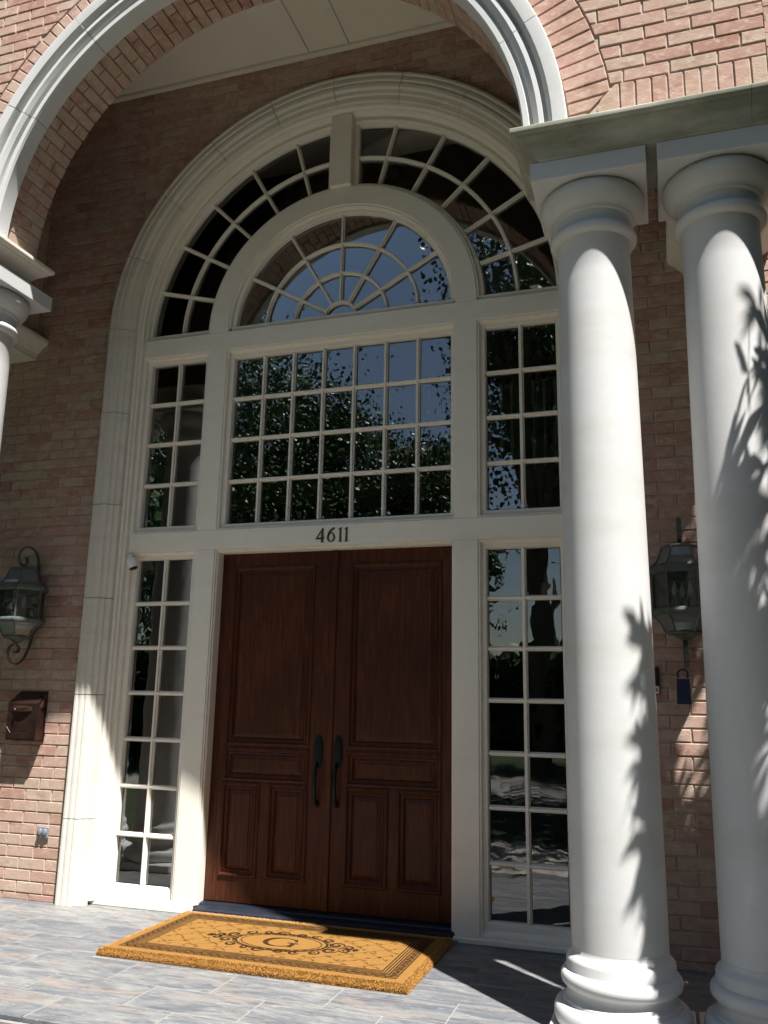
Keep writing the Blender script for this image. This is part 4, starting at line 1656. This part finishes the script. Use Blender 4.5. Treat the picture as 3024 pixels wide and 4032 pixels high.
# letter G
gp, gw = [], []
for i in range(40):
    a = math.radians(42 + (330 - 42) * i / 39)
    gp.append((mcx + .098 * math.cos(a), mcy + .090 * math.sin(a)))
    gw.append(  .008 + .026 * abs(math.cos(a)) ** 1.2 if math.cos(a) < 0 else .006 + .006 * abs(math.cos(a)))
strip(bmd, gp, gw, z=PZ0 + .0008)
strip(bmd, [(mcx + .086, mcy - .082), (mcx + .086, mcy - .006)], .026, z=PZ0 + .0010)
strip(bmd, [(mcx + .045, mcy - .004), (mcx + .118, mcy - .004)], .010, z=PZ0 + .0012)
strip(bmd, [(mcx + .074, mcy + .086), (mcx + .088, mcy + .032)], [.005, .020], z=PZ0 + .0010)
link('printed_pattern', bm_mesh(bmd, 'printed_pattern', M['print']), mat_t)
link('printed_band', bm_mesh(bml, 'printed_band', M['print_soft']), mat_t)
link('printed_vines', bm_mesh(bmv, 'printed_vines', M['print_soft']), mat_t)


# ------------------------------------------------------------------ vegetation
def leaf_mesh(name, P_, size, mat, aspect=.42, droop=.25, seed=1, nrm_bias=None):
    """folded diamond leaves at the points P_ (n,3)"""
    r = np.random.default_rng(seed)
    n = len(P_)
    d = r.normal(0, 1, (n, 3))
    d[:, 2] -= droop
    d /= np.linalg.norm(d, axis=1)[:, None]
    s = np.cross(d, r.normal(0, 1, (n, 3)))
    s /= np.linalg.norm(s, axis=1)[:, None]
    u_ = np.cross(d, s)
    sz = size * (.7 + .6 * r.random(n))[:, None]
    V = np.empty((n * 6, 3))
    V[0::6] = P_
    V[1::6] = P_ + d * sz * .35 + s * sz * aspect * .5 + u_ * sz * .05
    V[2::6] = P_ + d * sz * .72 + s * sz * aspect * .36 + u_ * sz * .03
    V[3::6] = P_ + d * sz
    V[4::6] = P_ + d * sz * .72 - s * sz * aspect * .36 + u_ * sz * .03
    V[5::6] = P_ + d * sz * .35 - s * sz * aspect * .5 + u_ * sz * .05
    me = bpy.data.meshes.new(name)
    idx = np.arange(n)[:, None] * 6 + np.array([[0, 1, 2, 3, 4, 5]])
    me.from_pydata(V.tolist(), [], idx.tolist())
    me.materials.append(mat)
    return me


# shrub at the right of the porch: its leaves throw the mottled shade on the columns
ss = rng.uniform(.75, 1.55, 9000)
PP = []
r2 = np.random.default_rng(11)
clumps = []
for k in range(520):
    X = r2.uniform(2.14, 4.3)
    Zt = r2.uniform(-1.6, 3.75)
    lim = 1.95 if X < 2.45 else (2.55 if X < 2.78 else (3.05 if X < 2.9 else 3.65))
    if Zt > lim - .1 or (2.62 < X < 3.05 and Zt < 2.2 and k % 5 < 3):
        continue
    clumps.append((X, Zt, r2.uniform(.42, 1.15), r2.uniform(.06, .17), -1.5))
for k in range(90):
    clumps.append((r2.uniform(2.20, 2.50), r2.uniform(-1.0, 1.95), r2.uniform(.6, 1.15), r2.uniform(.05, .10), -1.5))
for k in range(150):
    X = r2.uniform(2.2, 3.0)
    Zt = r2.uniform(-.6, 2.15)
    if 2.45 < X < 2.62 and 1.0 < Zt < 1.5:
        continue
    clumps.append((X, Zt, r2.uniform(.80, 1.25), r2.uniform(.07, .16), -.1))
stems = []
for X, Zt, s_, rad, y_pl in clumps:
    c = np.array([X + 1.08 * s_, y_pl - s_, Zt + 3.2 * s_])
    if c[2] < .3:
        continue
    m_ = max(2, int(4.2 * (rad / .12) ** 2))
    q = c + r2.normal(0, rad * .75, (m_, 3)) * np.array([1, 1, 1.5])
    PP.append(q)
    stems.append(c)
PP = np.concatenate(PP)
keep = []
H1 = [(2.80, 2.35, .03, .17), (2.87, 2.05, .03, .14), (2.74, 1.75, .03, .15), (2.86, 1.45, .035, .20), (2.78, 1.05, .03, .20), (2.90, .75, .03, .2), (2.72, .55, .03, .22),
      (2.84, .15, .03, .2), (2.80, 2.75, .025, .10), (2.92, 2.6, .025, .14), (2.70, 1.15, .025, .12), (2.225, 1.0, .02, .12), (2.25, .55, .02, .1), (2.27, 1.5, .02, .12), (2.93, -.1, .05, .1), (2.60, 2.9, .1, .2)]
H2 = [(2.47, 1.30, .03, .16), (2.545, .92, .03, .16), (2.62, .80, .03, .12), (2.56, 1.62, .05, .10), (2.50, 1.12, .028, .14), (2.60, 1.05, .028, .14), (2.44, .95, .02, .08), (2.58, 1.85, .05, .09), (2.55, .42, .03, .08), (2.63, 1.42, .03, .1)]
for p in PP:
    if p[2] < .1:
        continue
    t_ = -1.5 - p[1]
    X, Zt = p[0] - 1.08 * t_, p[2] - 3.2 * t_
    if X < 2.195 + .03 * math.sin(Zt * 9) + .08 * abs(Zt - 1.35) or any(((X + .02 - a) / (c + .065)) ** 2 + ((Zt - .1 - b) / (d + .08)) ** 2 < 1 for a, b, c, d in H1):
        continue
    t_ = -.1 - p[1]
    X, Zt = p[0] - 1.08 * t_, p[2] - 3.2 * t_
    if any(((X + .02 - a) / (c + .05)) ** 2 + ((Zt - .1 - b) / (d + .07)) ** 2 < 1 for a, b, c, d in H2):
        continue
    pr = project(p)
    if pr and -60 < pr[0] < 3180:
        continue
    keep.append(p)
PP = np.array(keep)
sh = thing('leafy_shrub', 'tall leafy shrub growing beside the right side of the porch', 'shrub', (4.3, -2.7, -.5))


def whorl_mesh(name, P_, size, mat, seed):
    """whorls of eight lance-shaped leaves"""
    r = np.random.default_rng(seed)
    V, F = [], []
    for p in P_:
        ax = r.normal(0, .45, 3) + np.array([-.35, -.2, .8])
        ax /= np.linalg.norm(ax)
        u_ = np.cross(ax, [.3, 1, .2])
        u_ /= np.linalg.norm(u_)
        w_ = np.cross(ax, u_)
        k = r.integers(7, 10)
        ph = r.random() * 6.28
        for i in range(k):
            a_ = ph + 2 * PI * i / k + r.normal(0, .15)
            el = r.uniform(-.25, .75)
            d = (u_ * math.cos(a_) + w_ * math.sin(a_)) * math.cos(el) + ax * math.sin(el)
            sd_ = np.cross(d, ax)
            sd_ /= np.linalg.norm(sd_)
            L_ = size * r.uniform(.75, 1.2)
            W_ = L_ * r.uniform(.20, .27)
            dr = np.array([0, 0, -.18 * L_])
            n0 = len(V)
            up = ax * W_ * .12
            V += [p, p + d * L_ * .3 + sd_ * W_ * .42 + up, p + d * L_ * .6 + sd_ * W_ * .5 + dr * .3 + up, p + d * L_ + dr,
                  p + d * L_ * .6 - sd_ * W_ * .5 + dr * .3 + up, p + d * L_ * .3 - sd_ * W_ * .42 + up]
            F.append([n0, n0 + 1, n0 + 2, n0 + 3, n0 + 4, n0 + 5])
    me = bpy.data.meshes.new(name)
    me.from_pydata([tuple(v) for v in V], [], F)
    me.materials.append(mat)
    return me


link('foliage', whorl_mesh('foliage', PP, .155, M['leaf2'], 3), sh)
bm = bmesh.new()
for c in stems[::7]:
    b0 = Vector((4.3 + random.uniform(-.15, .15), -2.7 + random.uniform(-.15, .15), -.5))
    c_ = Vector(c)
    pm = b0.lerp(c_, .5) + Vector((.15, -.05, .35))
    pts = smooth_pts([b0, pm, c_], 5)
    if any((lambda q: q and q[0] < 3200)(project(p)) for p in pts):
        continue
    add_tube(bm, pts, [.016 - .012 * i / (len(pts) - 1) for i in range(len(pts))], 5)
link('stem', bm_mesh(bm, 'stem', M['bark']), sh)


def make_tree(name, label, loc, h, rad, seed, nl=62000, leaf=.165, zc=.60, zr=.40):
    r = np.random.default_rng(seed)
    t_ = thing(name, label, 'tree', loc, 'trees across the front lawn')
    L = Vector(loc)
    cl = []
    for k in range(260):
        v = r.normal(0, 1, 3)
        v /= np.linalg.norm(v)
        rr = rad * (.12 + .93 * r.random() ** .6)
        cl.append((v * rr * np.array([1, 1, h * zr / rad]) + np.array([0, 0, h * zc]), rad * r.uniform(.10, .20)))
    pts = []
    for c, q in cl:
        pts.append(c + r.normal(0, q, (nl // 260, 3)))
    pts = np.concatenate(pts) + np.array(loc)
    pts = pts[pts[:, 2] > loc[2] + h * .12]
    link('crown', leaf_mesh('crown', pts, leaf, M['leaf'], .72, .4, seed), t_)
    bm = bmesh.new()
    add_tube(bm, [L + Vector((0, 0, 0)), L + Vector((.1, 0, h * .25)), L + Vector((-.1, .1, h * .5)), L + Vector((.05, 0, h * .8))], [h * .017, h * .014, h * .010, h * .004], 10)
    for c, q in cl[::5]:
        a = L + Vector((0, 0, h * float(r.uniform(.28, .6))))
        b = L + Vector(c)
        add_tube(bm, [a, a.lerp(b, .5) + Vector((0, 0, .2)), b], [h * .009, h * .006, h * .002], 5)
    link('trunk', bm_mesh(bm, 'trunk', M['bark']), t_)


make_tree('shade_tree', 'broad leafy tree on the lawn, reflected in the left half of the window', (-14.0, -24, -.5), 17.0, 5.6, 1)
make_tree('shade_tree', 'leafy tree reflected in the middle panes of the wide window', (-10.8, -27, -.5), 13.8, 3.8, 2)
make_tree('shade_tree', 'leafy tree reflected in the right panes of the wide window', (-7.3, -28, -.5), 13.2, 3.0, 3)
make_tree('shade_tree', 'tallest narrow leafy tree, reflected in the right side window and right fanlight', (-1.2, -20, -.5), 20.5, 3.0, 4, 15000, .165, .70, .30)
make_tree('shade_tree', 'leafy tree near the path, reflected in the right sidelight', (5.5, -24, -.5), 13, 5.2, 5)
make_tree('shade_tree', 'leafy tree added out of view left of the porch to block sky', (-8.5, -3.5, -.5), 9.5, 3.6, 6)  # added out of view to cut sky light from the left
make_tree('shade_tree', 'leafy tree added out of view beyond the shrub to block sky', (10.5, -1.5, -.5), 8.5, 3.4, 7)  # added out of view to cut sky light from the right


make_tree('shade_tree', 'large leafy tree added unseen right of the path to block sky', (6.5, -13, -.5), 15, 5.2, 8, 20000, .26)  # this and the next two: unseen, added to darken the upper porch
make_tree('shade_tree', 'large leafy tree added unseen at the right lawn edge to block sky', (15.5, -9, -.5), 15, 5.5, 10, 20000, .26)
make_tree('shade_tree', 'large leafy tree added unseen far left of the porch to block sky', (-19, -9, -.5), 15, 5.5, 12, 20000, .26)

# distant wood that closes the view behind the camera and to the sides
r5 = np.random.default_rng(21)
nw = 40000
th_ = r5.uniform(math.radians(170), math.radians(370), nw)
rd = r5.uniform(33, 38, nw)
hh = 5.0 + 1.5 * np.sin(th_ * 9) + 1.0 * np.sin(th_ * 23 + 1)
zz_ = -.5 + hh * r5.random(nw) ** .8
pw = np.stack([rd * np.cos(th_), rd * np.sin(th_) * .98, zz_], 1)
wd = link('distant_wood', leaf_mesh('distant_wood', pw, .75, M['leaf'], .7, .3, 9), kind='stuff')
